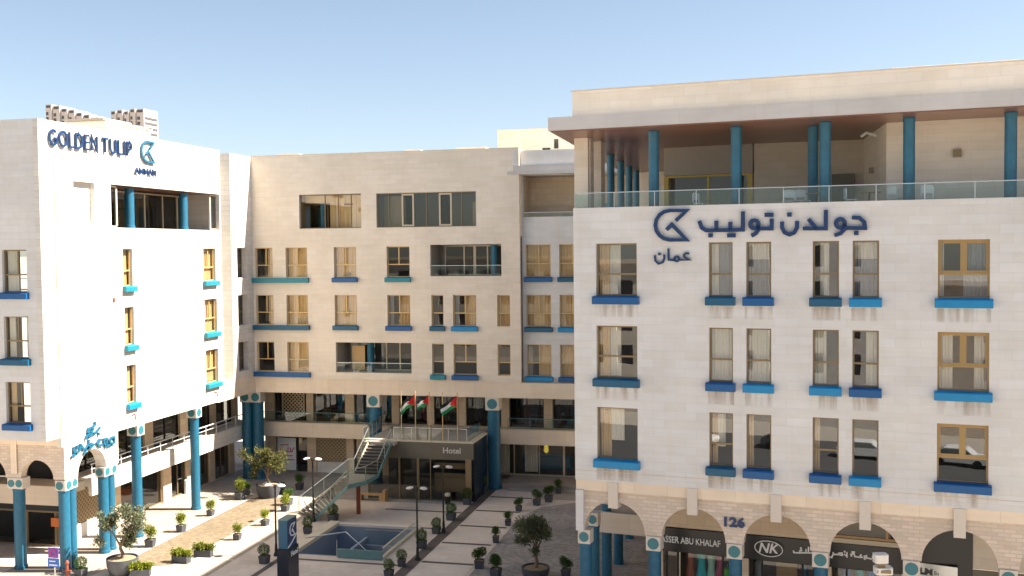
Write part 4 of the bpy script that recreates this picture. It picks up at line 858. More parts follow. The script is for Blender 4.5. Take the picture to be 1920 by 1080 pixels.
bk = thing('bank_sign', 'pale grey bank sign board on the dark shop wall behind the rightmost arch', 'sign', tuple(FR @ Vector((.5, 2.86, 3.9))), AR)
MB(FR).box(-.28, 1.45, 2.80, 2.88, 3.45, 4.26).build('board', M['steel'], bk)
link('bold_lettering', text_mesh('LM', .24, .03, M['black'], .012, .5), bk, (-.50, -.08, -.08)); link('lettering', text_mesh('Bank ABC', .17, .03, M['pav_dark'], 0, .80), bk, (.07, -.08, -.06))
pz = put_sign('shop_poster', 'white shop poster with magenta Arabic writing beside the dark shop door', FB, (-35.6, 3.2, 1.3), [('sheet', MB(FB).box(-36.45, -34.92, 3.16, 3.22, .1, 2.62), M['white']), ('lettering', sign_strokes(MB(FB), POSTER, .07, 3.14, 3.158), M['pink'])])
ss = thing('shop_sign', 'black shop sign with pale lettering above the lattice shutter beside the stairs', 'sign', (-32.1, YB+W0-.2, 3.0))
MB(FB).box(-33.65, -30.5, 3.02, 3.2, 2.78, 3.5).build('board', M['black'], ss)
mb = MB(FB); rnd = random.Random(5)
for x in range(17):
    u = -33.4+x*.17; h_ = rnd.uniform(.10, .18)
    mb.ribbon([(u, 3.2), (u+.02, 3.2+h_), (u+.1, 3.24+h_*.5), (u+.13, 3.2)], .035, 3.0, 3.018)
    if x > 2: mb.ribbon([(u, 2.9), (u+.06, 2.9+h_*.7), (u+.12, 2.92)], .035, 3.0, 3.018)
mb.build('lettering', M['white'], ss)

# ------------------------------------------------------------ entrance pavilion with terrace and flags
pv = thing('entrance_pavilion', 'dark glazed hotel entrance pavilion with a brown-grey fascia and a terrace on its roof', 'building', (-22.2, 67.3, 0))
PX0, PX1, PY0, PY1 = -24.45, -18.65, 67.3, 71.0
MB().box(PX0-1.9, PX1, PY0, PY0+.25, 2.95, 4.04).build('fascia', M['pav'], pv)
MB().box(PX1-.26, PX1, PY0+.252, PY1, 0, 4.03).build('side_wall', M['pav_dark'], pv)
MB().box(PX0-1.9, PX1+.04, PY0-.04, PY0+.3, 4.042, 4.15).box(PX1-.3, PX1+.04, PY0+.302, PY1, 4.042, 4.15).build('coping', M['cream_trim'], pv)
MB().box(PX0-1.9, PX1-.31, PY0+.302, 73.2, 3.9, 4.09).build('terrace_floor', M['pave_walk'], pv)
MB().box(PX0-1.85, PX1-.27, PY0+.26, PY1, 2.95, 3.1).build('ceiling', M['room_dark'], pv)
FPV = Matrix.Translation((0, PY0+.12, 0))
glazing(pv, FPV, PX0-1.85, PX1-.3, .02, 2.94, 0, [-26.2, (-23.95, .12), (-22.58, .17), (-21.7, .06), (-19.15, .05)], 'pav', .08, name='glazed_front')
MB(FPV).box(-22.67, -22.5, -.12, -.06, .0, 2.94).box(-21.73, -21.68, -.1, -.06, .0, 2.94).box(-19.2, -18.8, -.11, .0, .0, 2.94).box(-24.0, -23.9, -.1, -.06, 0, 2.94).build('mullion', M['bronze'], pv)
MB(FPV).box(-21.5, -19.25, .2, .24, 2.2, 2.6).box(-21.5, -19.25, .2, .24, .6, 1.9).build('interior_screen', M['cur_tan'], pv)
MB().box(PX0-1.85, PX1-.3, PY1+.6, PY1+.7, 0, 3.5).build('interior', M['room_dark'], pv)
FT = Matrix.Translation((0, PY0+.12, 0))
glass_rail(pv, FT, PX0+.1, PX1-.45, 4.152, 4.98, 0, 1.5)
gr = MB(); gr.box(PX1-.44, PX1-.42, PY0+.12, PY1-.2, 4.152, 4.98); gr.build('glass_balustrade', M['glass_rail'], pv)
th = text_thing('entrance_sign', 'pale metal Hotel lettering on the fascia of the entrance pavilion', 'Hotel', I4, 0, -20.75, PY0-.03, 3.34, .40, 'steel', .05, 1.25, .01)
poles = []
for i, x in enumerate((-23.7, -22.68, -21.68, -20.74, -19.69)):
    o = thing('flagpole', '%s flagpole from the left at the front edge of the entrance terrace' % ('slim', 'second slim', 'middle slim', 'fourth slim', 'rightmost slim')[i], 'flagpole', (x, PY0-.09, 4.16), group='flagpoles on the entrance terrace')
    if i == 0: o['label'] = 'leftmost slim flagpole at the front edge of the entrance terrace'
    if i == 4: o['label'] = 'rightmost slim flagpole at the front edge of the entrance terrace'
    MB().tube([(x, PY0-.09, 4.16), (x, PY0-.09, 7.42)], .033, 10, 0, .024).build('pole', M['gold'], o, smooth=True)
    MB().lathe((x, PY0-.09, 7.42), [(.02, 0), (.045, .03), (.045, .06), (.015, .1)], 10).build('finial', M['gold'], o, smooth=True)
    poles.append(x)
def flag(x, label, seed, L=1.45, H=.85, droop=.55):
    rnd = random.Random(seed); n, m = 36, 18; ph = rnd.uniform(0, 6)
    def P(s, t):
        sag = droop*s**1.3; wv = math.sin(s*7+ph+t*1.2)
        return (x-.04-L*s*(.86-.1*t*s), PY0-.09+.16*wv*s**.6-.1*s, 7.3-H*t*(1-.12*s)-sag+.05*math.cos(s*9+ph)*s)
    mb = MB()
    for i in range(n):
        for k in range(m):
            s0, s1, t0, t1 = i/n, (i+1)/n, k/m, (k+1)/m; sc, tc = (s0+s1)/2, (t0+t1)/2
            mi = 3 if sc < .5*(1-abs(2*tc-1)) else (0 if tc < 1/3 else 1 if tc < 2/3 else 2)
            a, b, c, d = P(s0, t0), P(s1, t0), P(s1, t1), P(s0, t1)
            mb.face([a, d, c, b], mi)
    # seven-pointed star on the red triangle
    c0 = Vector(P(.16, .5)); e1 = (Vector(P(.2, .5))-c0).normalized(); e2 = (Vector(P(.16, .4))-c0).normalized(); nn = e1.cross(e2).normalized()
    o = mb.build('flag', [M['cloth_black'], M['cloth_white'], M['green'], M['red']], smooth=True)
    off = world_loc(None); 
    c = Vector((x, PY0-.09, 7.0)); 
    for v in o.data.vertices: v.co -= c
    o.location = c
    return tag(o, label, 'flag', 'flags on the entrance terrace')
flag(poles[1], 'black, white, green and red flag drooping from the second flagpole from the left', 3, 1.3, .72, .75)
flag(poles[2], 'black, white, green and red flag hanging from the middle flagpole', 8, 1.0, .7, .4)
flag(poles[4], 'black, white, green and red flag drooping from the rightmost flagpole', 5, 1.3, .78, .75)

# ------------------------------------------------------------ outdoor stairs up to the gallery
st = thing('outdoor_stairs', 'outdoor stairs with glass balustrades and teal stringers climbing to the gallery terrace', 'stairs', (-26, 62.5, 0))
FLt, FRt, TLt, TRt = Vector((-29.2, 62.4)), Vector((-27.45, 60.95)), Vector((-26.25, 63.9)), Vector((-25.0, 60.6))
LZ = 2.45; n1 = 14
mb = MB()
for i in range(n1-1):
    s0, s1 = i/(n1-1), (i+1)/(n1-1); a, b, c, d = FLt.lerp(TLt, s0), FRt.lerp(TRt, s0), FRt.lerp(TRt, s1), FLt.lerp(TLt, s1); z = LZ*(i+1)/n1
    e = (d-a)*.12; mb.prism([tuple(a), tuple(b), tuple(c+e*.5), tuple(d+e*.5)], z-.055, z)
n2 = 10; UX0, UX1, UY0, UY1 = -25.85, -24.3, 63.9, 66.6
for i in range(n2-1):
    y0 = UY0+(UY1-UY0)*i/(n2-1); z = LZ+(4.05-LZ)*(i+1)/n2
    mb.box(UX0, UX1, y0, y0+(UY1-UY0)/(n2-1)+.05, z-.05, z)
mb.build('tread', M['tread'], st)
mb = MB()
for i in range(n2): y0 = UY0+(UY1-UY0)*i/(n2-1); z = LZ+(4.05-LZ)*i/n2; mb.box(UX0+.02, UX1-.02, y0+.03, y0+.05, z, z+(4.05-LZ)/n2-.05)
mb.build('riser', M['room_dark'], st)
MB().prism([(-25.0, 60.6), (-24.3, 61.9), (-24.22, 63.9), (-26.25, 63.9)], LZ-.22, LZ).build('landing', M['pave_walk'], st)
MB().box(UX0-.4, UX1+.3, UY1, 73.0, 3.85, 4.05).build('upper_landing', M['pave_shade'], st)
def board(mb, p, q, zp, zq, h, t=.05):      # sloping board between two plan points
    p, q = Vector(p), Vector(q); d = (q-p).normalized(); n = Vector((-d.y, d.x))*t/2
    A = [(p.x-n.x, p.y-n.y), (q.x-n.x, q.y-n.y), (q.x+n.x, q.y+n.y), (p.x+n.x, p.y+n.y)]; Z = [zp, zq, zq, zp]
    lo = [(x, y, z-h) for (x, y), z in zip(A, Z)]; hi = [(x, y, z) for (x, y), z in zip(A, Z)]
    mb.face(lo[::-1]); mb.face(hi)
    for i in range(4): j = (i+1) % 4; mb.face([lo[i], lo[j], hi[j], hi[i]])
mb = MB()
board(mb, FRt, TRt, .15, LZ+.05, .26, .07); board(mb, TRt, (-24.3, 61.9), LZ+.05, LZ+.05, .26, .07); board(mb, (-24.3, 61.9), (-24.22, 63.9), LZ+.05, LZ+.05, .26, .07); board(mb, (-24.22, 63.9), (-24.25, 66.6), LZ+.05, 4.1, .26, .07)
mb.build('stringer', M['teal_metal'], st)
mb = MB(); board(mb, FLt, TLt, .15, LZ+.05, .34, .07); board(mb, TLt, (-25.95, 63.9), LZ+.05, LZ+.05, .34, .07); board(mb, (-25.9, 63.9), (-25.9, 66.6), LZ+.05, 4.1, .34, .07)
mb.build('stringer', M['cream_trim'], st)
g = MB(); r = MB()
def rail_run(p, q, zp, zq, hh=.95, hand=True):
    board(g, p, q, zp+hh, zq+hh, hh-.06, .02)
    r.tube([(p[0], p[1], zp+hh), (q[0], q[1], zq+hh)], .03, 8)
    k = max(1, int((Vector(q)-Vector(p)).length/1.2))
    for i in range(k+1):
        s = i/k; x, y, z = p[0]+(q[0]-p[0])*s, p[1]+(q[1]-p[1])*s, zp+(zq-zp)*s; r.tube([(x, y, z-.1), (x, y, z+hh)], .018, 6)
T2 = lambda v: (v[0], v[1])
rail_run(T2(FLt), T2(TLt), .1, LZ); rail_run(T2(TLt), (-25.9, 63.92), LZ, LZ); rail_run((-25.9, 63.95), (-25.9, 66.6), LZ, 4.05)
rail_run(T2(FRt), T2(TRt), .1, LZ); rail_run(T2(TRt), (-24.3, 61.9), LZ, LZ); rail_run((-24.3, 61.9), (-24.22, 63.9), LZ, LZ); rail_run((-24.22, 63.9), (-24.25, 66.6), LZ, 4.05)
rail_run((-26.3, 66.7), (-27.0, 72.8), 4.05, 4.05)
g.build('glass_balustrade', M['glass_rail'], st); r.build('handrail', M['steel'], st)
mb = MB().tube([(-25.3, 63.1, 0), (-25.3, 63.1, LZ-.2)], .14, 14); mb.build('support_post', M['rust'], st, smooth=True)

# ------------------------------------------------------------ sunken stairwell
pt = thing('sunken_stairwell', 'sunken stairwell with blue-grey walls and green glass barriers in the plaza', 'stairwell', (-23, 57, 0))
x0, x1, y0, y1 = PIT
MB().box(x0-.01, x0+.14, y0, y1, -3.2, -.0).box(x1-.14, x1+.01, y0, y1, -3.2, 0).box(x0+.142, x1-.142, y1-.14, y1+.01, -3.2, 0).box(x0+.142, x1-.142, y0-.01, y0+.14, -3.2, -.0).box(x0+.14, x1-.14, y0+.14, y1-.14, -3.3, -3.2).build('wall', M['pitblue'], pt)
MB().box(x0-.5, x0+.16, y0-.1, y1+.2, .006, .22).build('coping', M['cream_trim'], pt)
MB().box(x0+.162, x1+.2, y1-.16, y1+.2, .006, .16).build('coping', M['cap'], pt)
MB().box(x1-.1, x1+.1, y0-.1, y1-.162, .006, .12).build('coping', M['cream_trim'], pt)
mb = MB()
for i in range(14): mb.box(x0+.16, -23.2, y0+.2+i*.3, y0+.52+i*.3, -.17*(i+1)-.3, -.17*(i+1))
mb.build('stair_flight', M['pave_shade'], pt)
MB().box(-23.18, -23.0, y0+.2, y1-1.3, -3.2, -.25).build('inner_wall', M['pitblue'], pt)
MB().box(-22.98, x1-.16, y1-2.0, y1-1.8, -3.2, -.55).build('inner_wall', M['pitblue'], pt)
MB().box(-22.98, x1-.16, y0+.15, y1-2.01, -1.5, -1.3).build('lower_landing', M['rust_cloth'], pt)
def glass_box(bld, p, q, z0, z1, cap='teal_metal'):
    a = MB(); board(a, p, q, z1, z1, z1-z0, .03); o = a.build('glass_barrier', M['glass_rail'], bld)
    c = MB(); board(c, p, q, z1+.05, z1+.05, .048, .06); c.build('rail_cap', M[cap], o)
MB().box(-22.85, x1+.1, y0-.26, y0-.2, .01, .46).box(-22.9, x1+.15, y0-.28, y0-.18, .462, .52).build('barrier', M['teal_metal'], pt); glass_box(pt, (x1+.1, y0-.15), (x1+.1, y1), .13, .66, 'cream_trim'); glass_box(pt, (-22.98, y1-1.9), (x1-.2, y1-1.9), -.55, .35, 'steel')
MB().tube([(-25.2, y0+.6, .75), (-24.9, y0+1.2, .7), (-23.1, y0+1.6, .95), (-22.9, y0+1.4, .92), (-21.4, y0+1.2, -.2)], .03, 8).tube([(-22.95, y0-.1, 0), (-22.95, y0-.1, .95)], .03, 8).build('handrail', M['steel'], pt)

# ------------------------------------------------------------ lamps
def lamp_proto():
    o = thing('street_lamp', '', 'street lamp', (0, 0, 0))
    MB().lathe((0, 0, 0), [(.15, 0), (.15, .1), (.09, .2), (.075, .6), (.055, .75), (.045, 4.0)], 14).build('post', M['dark_metal'], o, smooth=True)
    MB().tube([(-.42, 0, 3.98), (-.15, 0, 4.05), (.15, 0, 4.05), (.42, 0, 3.98)], .025, 8).lathe((0, 0, 3.86), [(.07, 0), (.09, .06), (.06, .2)], 12).build('crossarm', M['dark_metal'], o)
    for sx in (-1, 1):
        MB(Matrix.Translation((sx*.40, 0, 4.0)) @ Matrix.Rotation(sx*.14, 4, 'Y')).lathe((0, 0, 0), [(.08, -.05), (.20, .0), (.22, .03), (.16, .08), (.05, .1)], 18).build('lamp_head', M['lamp_head'], o, smooth=True)
    return o
lp = lamp_proto()
LAMPS = [(-26.44, 53.45, 'twin-headed street lamp beside the hotel totem sign'), (-27.4, 60.71, 'twin-headed street lamp at the foot of the outdoor stairs'), (-18.3, 54.25, 'twin-headed street lamp at the front corner of the sunken stairwell'), (-18.52, 59.93, 'twin-headed street lamp standing before the right half of the entrance pavilion')]
for i, (x, y, lab) in enumerate(LAMPS):
    o = lp if i == 0 else copy_tree(lp); o.location = (x, y, 0); o['label'] = lab; o['group'] = 'twin-headed lamps in the plaza'

# ------------------------------------------------------------ plants
def leaves(mb, n, sampler, size, rnd, elong=1.6, up=.2, mi=0):
    for _ in range(n):
        p, outw = sampler(); p = Vector(p)
        d = (Vector(outw)*.8+Vector((rnd.gauss(0, 1), rnd.gauss(0, 1), rnd.gauss(0, 1)+up))).normalized()
        a = d.cross(Vector((rnd.gauss(0, 1), rnd.gauss(0, 1), rnd.gauss(0, 1)))).normalized(); s = size*rnd.uniform(.6, 1.3); t = d.cross(a).normalized()*0.12*s
        L = d*s*elong
        mb.face([p-a*s*.12, p+L*.5-a*s*.42+t, p+L, p+L*.5+a*s*.42+t], mi)
def ball_sampler(rnd, c, rx, rz, lump=.12, inner=.72):
    ph = [rnd.uniform(0, 6.28) for _ in range(6)]
    def f():
        z = rnd.uniform(-1, 1); a = rnd.uniform(0, 2*math.pi); q = math.sqrt(1-z*z); d = Vector((q*math.cos(a), q*math.sin(a), z))
        k = 1+lump*(math.sin(3*d.x+ph[0])+math.sin(4*d.y+ph[1])+math.sin(3.5*d.z+ph[2]+2*d.x)); r = k*rnd.uniform(inner, 1)
        return (c[0]+d.x*rx*r, c[1]+d.y*rx*r, c[2]+d.z*rz*r), d
    return f
def shrub_proto(kind, seed):
    rnd = random.Random(seed); o = thing('potted_shrub', '', 'potted plant')
    hw, h = .27, .46
    mb = MB(); q = lambda a, z: [(-a, -a, z), (a, -a, z), (a, a, z), (-a, a, z)]
    b, t, ti, si = q(hw*.82, 0), q(hw, h), q(hw-.035, h), q(hw-.05, h-.07)
    mb.face(b[::-1])
    for A, B in ((b, t), (t, ti), (ti, si)):
        for i in range(4): j = (i+1) % 4; mb.face([A[i], A[j], B[j], B[i]])
    mb.build('pot', M['pot'], o); m2 = MB(); m2.face(si); m2.build('soil', M['soil'], o)
    f = MB()
    if kind == 'gold':
        for cx, cz, r in ((0, .84, .38), (.12, 1.02, .27), (-.13, .95, .27)): leaves(f, 460, ball_sampler(rnd, (cx, rnd.uniform(-.06, .06), cz), r, r*1.15, .16, .3), .06, rnd, 1.4)
    elif kind == 'ball':
        leaves(f, 1700, ball_sampler(rnd, (0, 0, .80), .37, .38, .05, .6), .042, rnd, 1.3)
    else:
        for cx, cz, r in ((0, .84, .36), (-.16, .98, .26), (.18, .80, .24)): leaves(f, 560, ball_sampler(rnd, (cx, rnd.uniform(-.1, .1), cz), r, r, .12, .45), .052, rnd, 1.4)
    f.build('foliage', M['leaf_y' if kind == 'gold' else 'leaf'], o)
    MB().tube([(0, 0, h-.1), (.02, .01, .75), (0, 0, .95)], .03, 6).build('stem', M['bark'], o)
    return o
PROTO = {}
def shrub(kind, x, y, label, group, s=1.0):
    var = (kind, random.randrange(3))
    if var not in PROTO: PROTO[var] = o = shrub_proto(kind, len(PROTO)+3)
    else: o = copy_tree(PROTO[var])
    o.location = (x, y, 0.008); o.rotation_euler = (0, 0, random.choice((0, math.pi/2, math.pi))+random.uniform(-.2, .2)); k = s*random.uniform(.74, 1.02); o.scale = (k, k, k*random.uniform(.95, 1.08))
    o['label'] = label; o['group'] = group; return o
for i, (x, y) in enumerate(((-34.55, 53.66), (-34.5, 56.93), (-34.67, 60.78), (-34.9, 65.2))): shrub('gold', x, y, '%s golden shrub from the front along the left edge of the brown cobbles' % ORD[i], 'shrubs along the colonnade', 1.0)
for i, (x, y) in enumerate(((-30.21, 55.99), (-30.05, 59.29), (-30.38, 62.86))): shrub('gold', x, y, '%s golden shrub in a pot between the brown cobbles and light paving strip' % ('nearest', 'middle', 'farthest')[i], 'shrubs along the light paving strip', 1.0)
for x, y, lab in ((-32.84, 67.3, 'dark green shrub in a grey pot beside the bushy tree tub in the shade'), (-32.05, 68.71, 'dark green ball shrub in a grey pot before the lattice shutter'), (-30.9, 64.4, 'dark green shrub right behind the yellow-green shrub by the light strip'), (-35.1, 66.6, 'dark green shrub in a pot near the twin columns in the shade')): shrub('bush', x, y, lab, 'shrubs in the shaded back of the plaza', 1.0)
for i, (x, y) in enumerate(((-18.85, 51.13), (-18.8, 53.03), (-18.8, 56.5), (-18.88, 59.6), (-18.9, 62.79), (-18.95, 66.8))): shrub('ball', x, y, '%s clipped green ball from the front beside the dark paving band' % ORD[i], 'clipped balls beside the dark paving band', 1.06)
for i, (x, y) in enumerate(((-14.55, 53.53), (-14.86, 58.43), (-15.02, 62.21), (-15.15, 65.79))): shrub('bush', x, y, '%s green shrub from the front along the edge of the grey cobbles' % ORD[i], 'shrubs along the grey cobbles', 1.12 if i == 0 else 1.0)
for x, y, lab in ((-13.3, 52.2, 'tall green shrub cut by the bottom edge beside the round olive tub'), (-14.3, 67.5, 'left one of two green shrubs at the back corner of the grey cobbles'), (-13.7, 68.6, 'right one of two green shrubs at the back corner of the grey cobbles'), (-13.5, 71.05, 'dark shrub in front of the step of the glazed shop'), (-9.7, 52.95, 'dark shrub at the foot of the corner column of the right wing')): shrub('bush', x, y, lab, 'shrubs around the grey cobbles', 1.05)
for x, y, lab in ((-26.45, 52.03, 'green ball shrub in a grey pot left of the hotel totem sign'), (-26.62, 58.1, 'green ball shrub in a grey pot at the left rim of the sunken stairwell'), (-26.2, 61.0, 'yellowish shrub in a pot below the outdoor stairs'), (-18.84, 70.4, 'dark shrub in a pot at the foot of the blue column by the pavilion'), (-35.1, 48.0, 'green shrub in a pot between the corner columns and the olive tub')): shrub('ball', x, y, lab, 'single potted shrubs', 1.0)
def trough_proto(seed):
    rnd = random.Random(seed); o = thing('planter_trough', '', 'planter')
    mb = MB(); mb.box(-.5, .5, -.2, .2, 0, .38); mb.build('trough', M['pot'], o)
    f = MB()
    for i in range(5): leaves(f, 230, ball_sampler(rnd, (-.44+.22*i, rnd.uniform(-.05, .05), .54+rnd.uniform(-.03, .06)), .22, .22, .15, .3), .07, rnd)
    f.build('foliage', M['leaf_y'], o); return o
tp = trough_proto(4)
for i, (x, y, lab) in enumerate(((-31.1, 51.25, 'left trough of golden shrubs at the front end of the brown cobbles'), (-30.45, 52.5, 'right trough of golden shrubs at the front end of the brown cobbles'), (-31.9, 48.6, 'trough of golden shrubs cut by the bottom edge beside the olive tub'))):
    o = tp if i == 0 else copy_tree(tp); o.location = (x, y, .008); o.rotation_euler = (0, 0, R_(12*i-6)); o['label'] = lab; o['group'] = 'troughs of golden shrubs'
def tub(o, r, h, mat='pot'):
    MB().lathe((0, 0, 0), [(r*.78, 0), (r*.97, h*.55), (r, h), (r*.93, h), (r*.90, h-.09)], 36).build('tub', M[mat], o, smooth=True)
    MB().lathe((0, 0, h-.14), [(r*.9, 0), (r*.86, .06), (r*.3, .1)], 24).build('soil', M['soil'], o)
def olive(label, loc, seed, r, h, trunk_h, blobs, n, leaf, mat='olive', forks=5, elong=2.6):
    rnd = random.Random(seed); o = thing('potted_tree', label, 'tree'); tub(o, r, h)
    mb = MB(); b0 = Vector((0, 0, h-.1)); k = Vector((rnd.uniform(-.08, .08), rnd.uniform(-.06, .06), h+trunk_h))
    mb.tube([b0, b0.lerp(k, .35)+Vector((.05, .03, 0)), b0.lerp(k, .7)+Vector((-.05, 0, 0)), k], .105, 10, 0, .075)
    for c, br, bz in blobs:
        c = Vector(c); m = k.lerp(c, .5)+Vector((rnd.uniform(-.12, .12), rnd.uniform(-.12, .12), .05))
        mb.tube([k-Vector((0, 0, .15)), m, c], .055, 8, 0, .015)
        for _ in range(forks):
            d = Vector((rnd.gauss(0, 1), rnd.gauss(0, 1), rnd.gauss(.3, .8))).normalized(); mb.tube([m.lerp(c, .6), c+d*br*.45, c+d*br*.9], .018, 5, 0, .004)
    mb.build('trunk', M['bark'], o, smooth=True)
    f = MB()
    for c, br, bz in blobs:
        cl = [Vector(c)+Vector((rnd.gauss(0, .5)*br, rnd.gauss(0, .5)*br, rnd.gauss(0, .5)*bz)) for _ in range(9)]
        for q in cl: leaves(f, n//9, ball_sampler(rnd, q, br*.48, bz*.45, .2, .1), leaf, rnd, elong, .5)
    f.build('crown', M[mat], o); o.location = loc; return o
olive('olive tree with two loose crowns in a large round grey tub in the sun', (-33.2, 48.9, 0.008), 4, .83, .85, .75, [((-.85, .1, 2.55), .72, .75), ((.72, 0, 2.6), .80, .85), ((.25, .2, 1.75), .28, .3)], 1500, .075)
olive('spiky yellow-green tree in a dark round tub at the shaded back of the plaza', (-33.3, 66.3, 0.008), 9, .85, .9, .7, [((-.95, 0, 2.6), .7, .9), ((.75, .1, 2.4), .8, .7), ((0, 0, 2.9), .5, .6)], 850, .08, 'palmleaf', 6, 3.4)
olive('round-headed grey-green olive tree in a dark tub on the grey cobbles', (-11.25, 52.6, 0.008), 6, .75, .55, 1.0, [((0, 0, 2.55), .85, .75), ((-.5, .1, 2.35), .6, .55), ((.5, 0, 2.4), .6, .6), ((.1, 0, 2.95), .5, .4)], 2000, .06, 'olive', 6, 2.8)

# ------------------------------------------------------------ totem, road sign, hydrant, floodlight, bench, bin
tm = thing('totem_sign', 'tall hotel totem sign with a teal-blue top and a dark grey lower part', 'sign', (-23.05, 48.0, 0))
MB().box(-23.42, -22.80, 47.42, 48.62, 0, 2.28).build('plinth', M['pav_dark'], tm); MB().box(-23.36, -22.86, 47.5, 48.56, 2.282, 3.72).build('panel', M['navy'], tm)
MB().box(-23.36, -22.87, 47.49, 47.499, 2.3, 3.71).build('side_panel', M['teal_sign'], tm); MB().box(-23.38, -22.84, 47.48, 48.58, 3.722, 3.76).build('cap', M['teal_metal'], tm)
FTM = Matrix(((0, -1, 0, -22.86), (1, 0, 0, 0), (0, 0, 1, 0), (0, 0, 0, 1)))
MB(FTM).ribbon([(47.72+(u+10.27)/1.47*.62, 2.82+(z-17.47)/1.34*.66) for u, z in EMBLEM_C], .06, -.03, -.004).build('emblem', M['white'], tm)
MB(FTM).ribbon([(47.5+.1*i, 2.36+.028*i+.0022*i*i) for i in range(11)], .07, -.03, -.004).build('stripe', M['white'], tm)
link('lettering', text_mesh('Hotel', .26, .02, M['white'], .004, .78), tm, tuple(Vector((-22.785, 47.72, 1.86))-Vector(tm.location)), R_(90))
rs = thing('road_sign', 'small blue and violet road sign on a thin post beside the corner columns', 'road sign', (-34.4, 45.0, 0))
MB().tube([(-34.4, 45.0, 0), (-34.4, 45.0, 2.5)], .03, 8).build('post', M['steel'], rs)
MB().box(-34.72, -34.14, 44.94, 44.968, 1.93, 2.45).build('plate', M['sign_violet'], rs); MB().box(-34.75, -34.1, 44.93, 44.966, 1.46, 1.9).build('plate', M['sign_blue'], rs)
MB().ribbon(arc(-34.43, 2.19, .16, .16, 0, 360, 24), .05, 44.92, 44.939).build('ring', M['pink'], rs)
MB().box(-34.66, -34.2, 44.915, 44.929, 1.54, 1.6).box(-34.66, -34.3, 44.915, 44.929, 1.74, 1.79).build('marking', M['white'], rs)
hy = thing('standpipe', 'rust-brown standpipe with short side arms beside the corner columns', 'standpipe', (-34.75, 46.4, 0))
MB().tube([(-34.75, 46.4, 0), (-34.75, 46.4, 1.15)], .08, 10).lathe((-34.75, 46.4, 1.15), [(.1, 0), (.12, .08), (.05, .2)], 10).build('pipe', M['rust'], hy); MB().tube([(-35.0, 46.4, .8), (-34.5, 46.4, .8)], .06, 8).build('arm', M['rust'], hy)
FX = Vector((4.30, 38.0, 0))
fl = thing('floodlight_mast', 'cream floodlight on a thin mast in front of the black shop fascia', 'street lamp', tuple(FX))
MB().tube([(FX.x, FX.y, 0), (FX.x, FX.y, 5.6)], .07, 10, 0, .05).build('mast', M['lamp_head'], fl, smooth=True)
MB(Matrix.Translation((FX.x, FX.y, 6.06)) @ Matrix.Rotation(.25, 4, 'Z')).prism(rounded(-.27, .21, -.2, .2, .1), .06, .36).build('lamp_head', M['lamp_head'], fl)
MB(Matrix.Translation((FX.x, FX.y, 5.72)) @ Matrix.Rotation(.25, 4, 'Z')).prism(rounded(-.24, .36, -.24, .24, .12), .0, .24).build('lower_housing', M['lamp_head'], fl)
MB().box(FX.x-.1, FX.x+.12, FX.y-.12, FX.y+.1, 5.5, 6.12).box(FX.x-.16, FX.x+.3, FX.y-.26, FX.y-.2, 5.80, 5.9).build('bracket', M['bronze'], fl)
bn = thing('timber_bench', 'low timber bench with a box end under the stairs at the glazed pavilion front', 'bench', (-25.4, 66.7, 0))
MB().box(-26.6, -24.9, 66.5, 66.95, .38, .46).build('seat', M['wood_tan'], bn); MB().box(-25.15, -24.75, 66.5, 66.95, 0.005, .378).box(-24.89, -24.7, 66.45, 67.0, .005, .75).build('end', M['wood_tan'], bn); MB().box(-26.6, -26.45, 66.5, 66.95, .005, .378).build('leg', M['wood_tan'], bn)
bi = thing('ash_bin', 'small dark bin with a cream lid in front of the pavilion glass', 'bin', (-20.3, 66.7, 0.005))
MB().lathe((-20.3, 66.7, .005), [(.17, 0), (.2, .55)], 16).build('body', M['dark_metal'], bi, smooth=True); MB().lathe((-20.3, 66.7, .556), [(.2, 0), (.21, .12), (.12, .2)], 16).build('lid', M['cream_trim'], bi, smooth=True)

# ------------------------------------------------------------ goods in the shops
def garment(label, u, w, z, h, mat, F, wd=.26):
    p = F @ Vector((u, w, z)); o = thing('garment', label, 'clothing', tuple(p)); m = MB(Matrix.Translation(p))
    m.lathe((0, 0, 0), [(wd*1.0, 0), (wd*.82, h*.25), (wd*.55, h*.6), (wd*.7, h*.82), (wd*.62, h*.93), (wd*.22, h)], 14)
    m.build('dress', M[mat], o, smooth=True); MB(Matrix.Translation(p)).tube([(0, 0, h), (0, 0, h+.12)], .015, 6).build('hook', M['steel'], o)
for u, z, h, mt, lab in ((-9.6, 2.2, 1.5, 'rust_cloth', 'rust-brown dress hanging leftmost in the shop window left of the house number'), (-9.1, 2.3, 1.4, 'teal_cloth', 'turquoise dress hanging in the shop window left of the house number'), (-8.65, 2.1, 1.5, 'mint_cloth', 'mint dress hanging in the shop window left of the house number'), (-8.25, 2.2, 1.5, 'rose_cloth', 'rose dress hanging in the shop window left of the house number'), (-7.95, 1.7, 1.3, 'green_cloth', 'lime green dress hanging rightmost in the shop window left of the house number'),
    (-2.9, 2.2, 1.35, 'blue_cloth', 'blue garment hanging leftmost under the floodlight fascia'), (-2.35, 2.3, 1.3, 'teal_cloth', 'turquoise garment hanging in the middle under the floodlight fascia'), (-1.85, 2.2, 1.4, 'blue_cloth', 'bright blue garment hanging right under the floodlight fascia'), (-6.6, 2.0, 1.5, 'cur_grey', 'grey coat hanging under the oval monogram'), (-4.6, 2.0, 1.5, 'sill_teal', 'blue-grey coat hanging right of the timber board')):
    garment(lab, u, 3.75, z, h, mt, FR)
rnd = random.Random(2)
gm = ['rose_cloth', 'cloth_black', 'cloth_white', 'teal_cloth', 'rust_cloth', 'cur_grey']
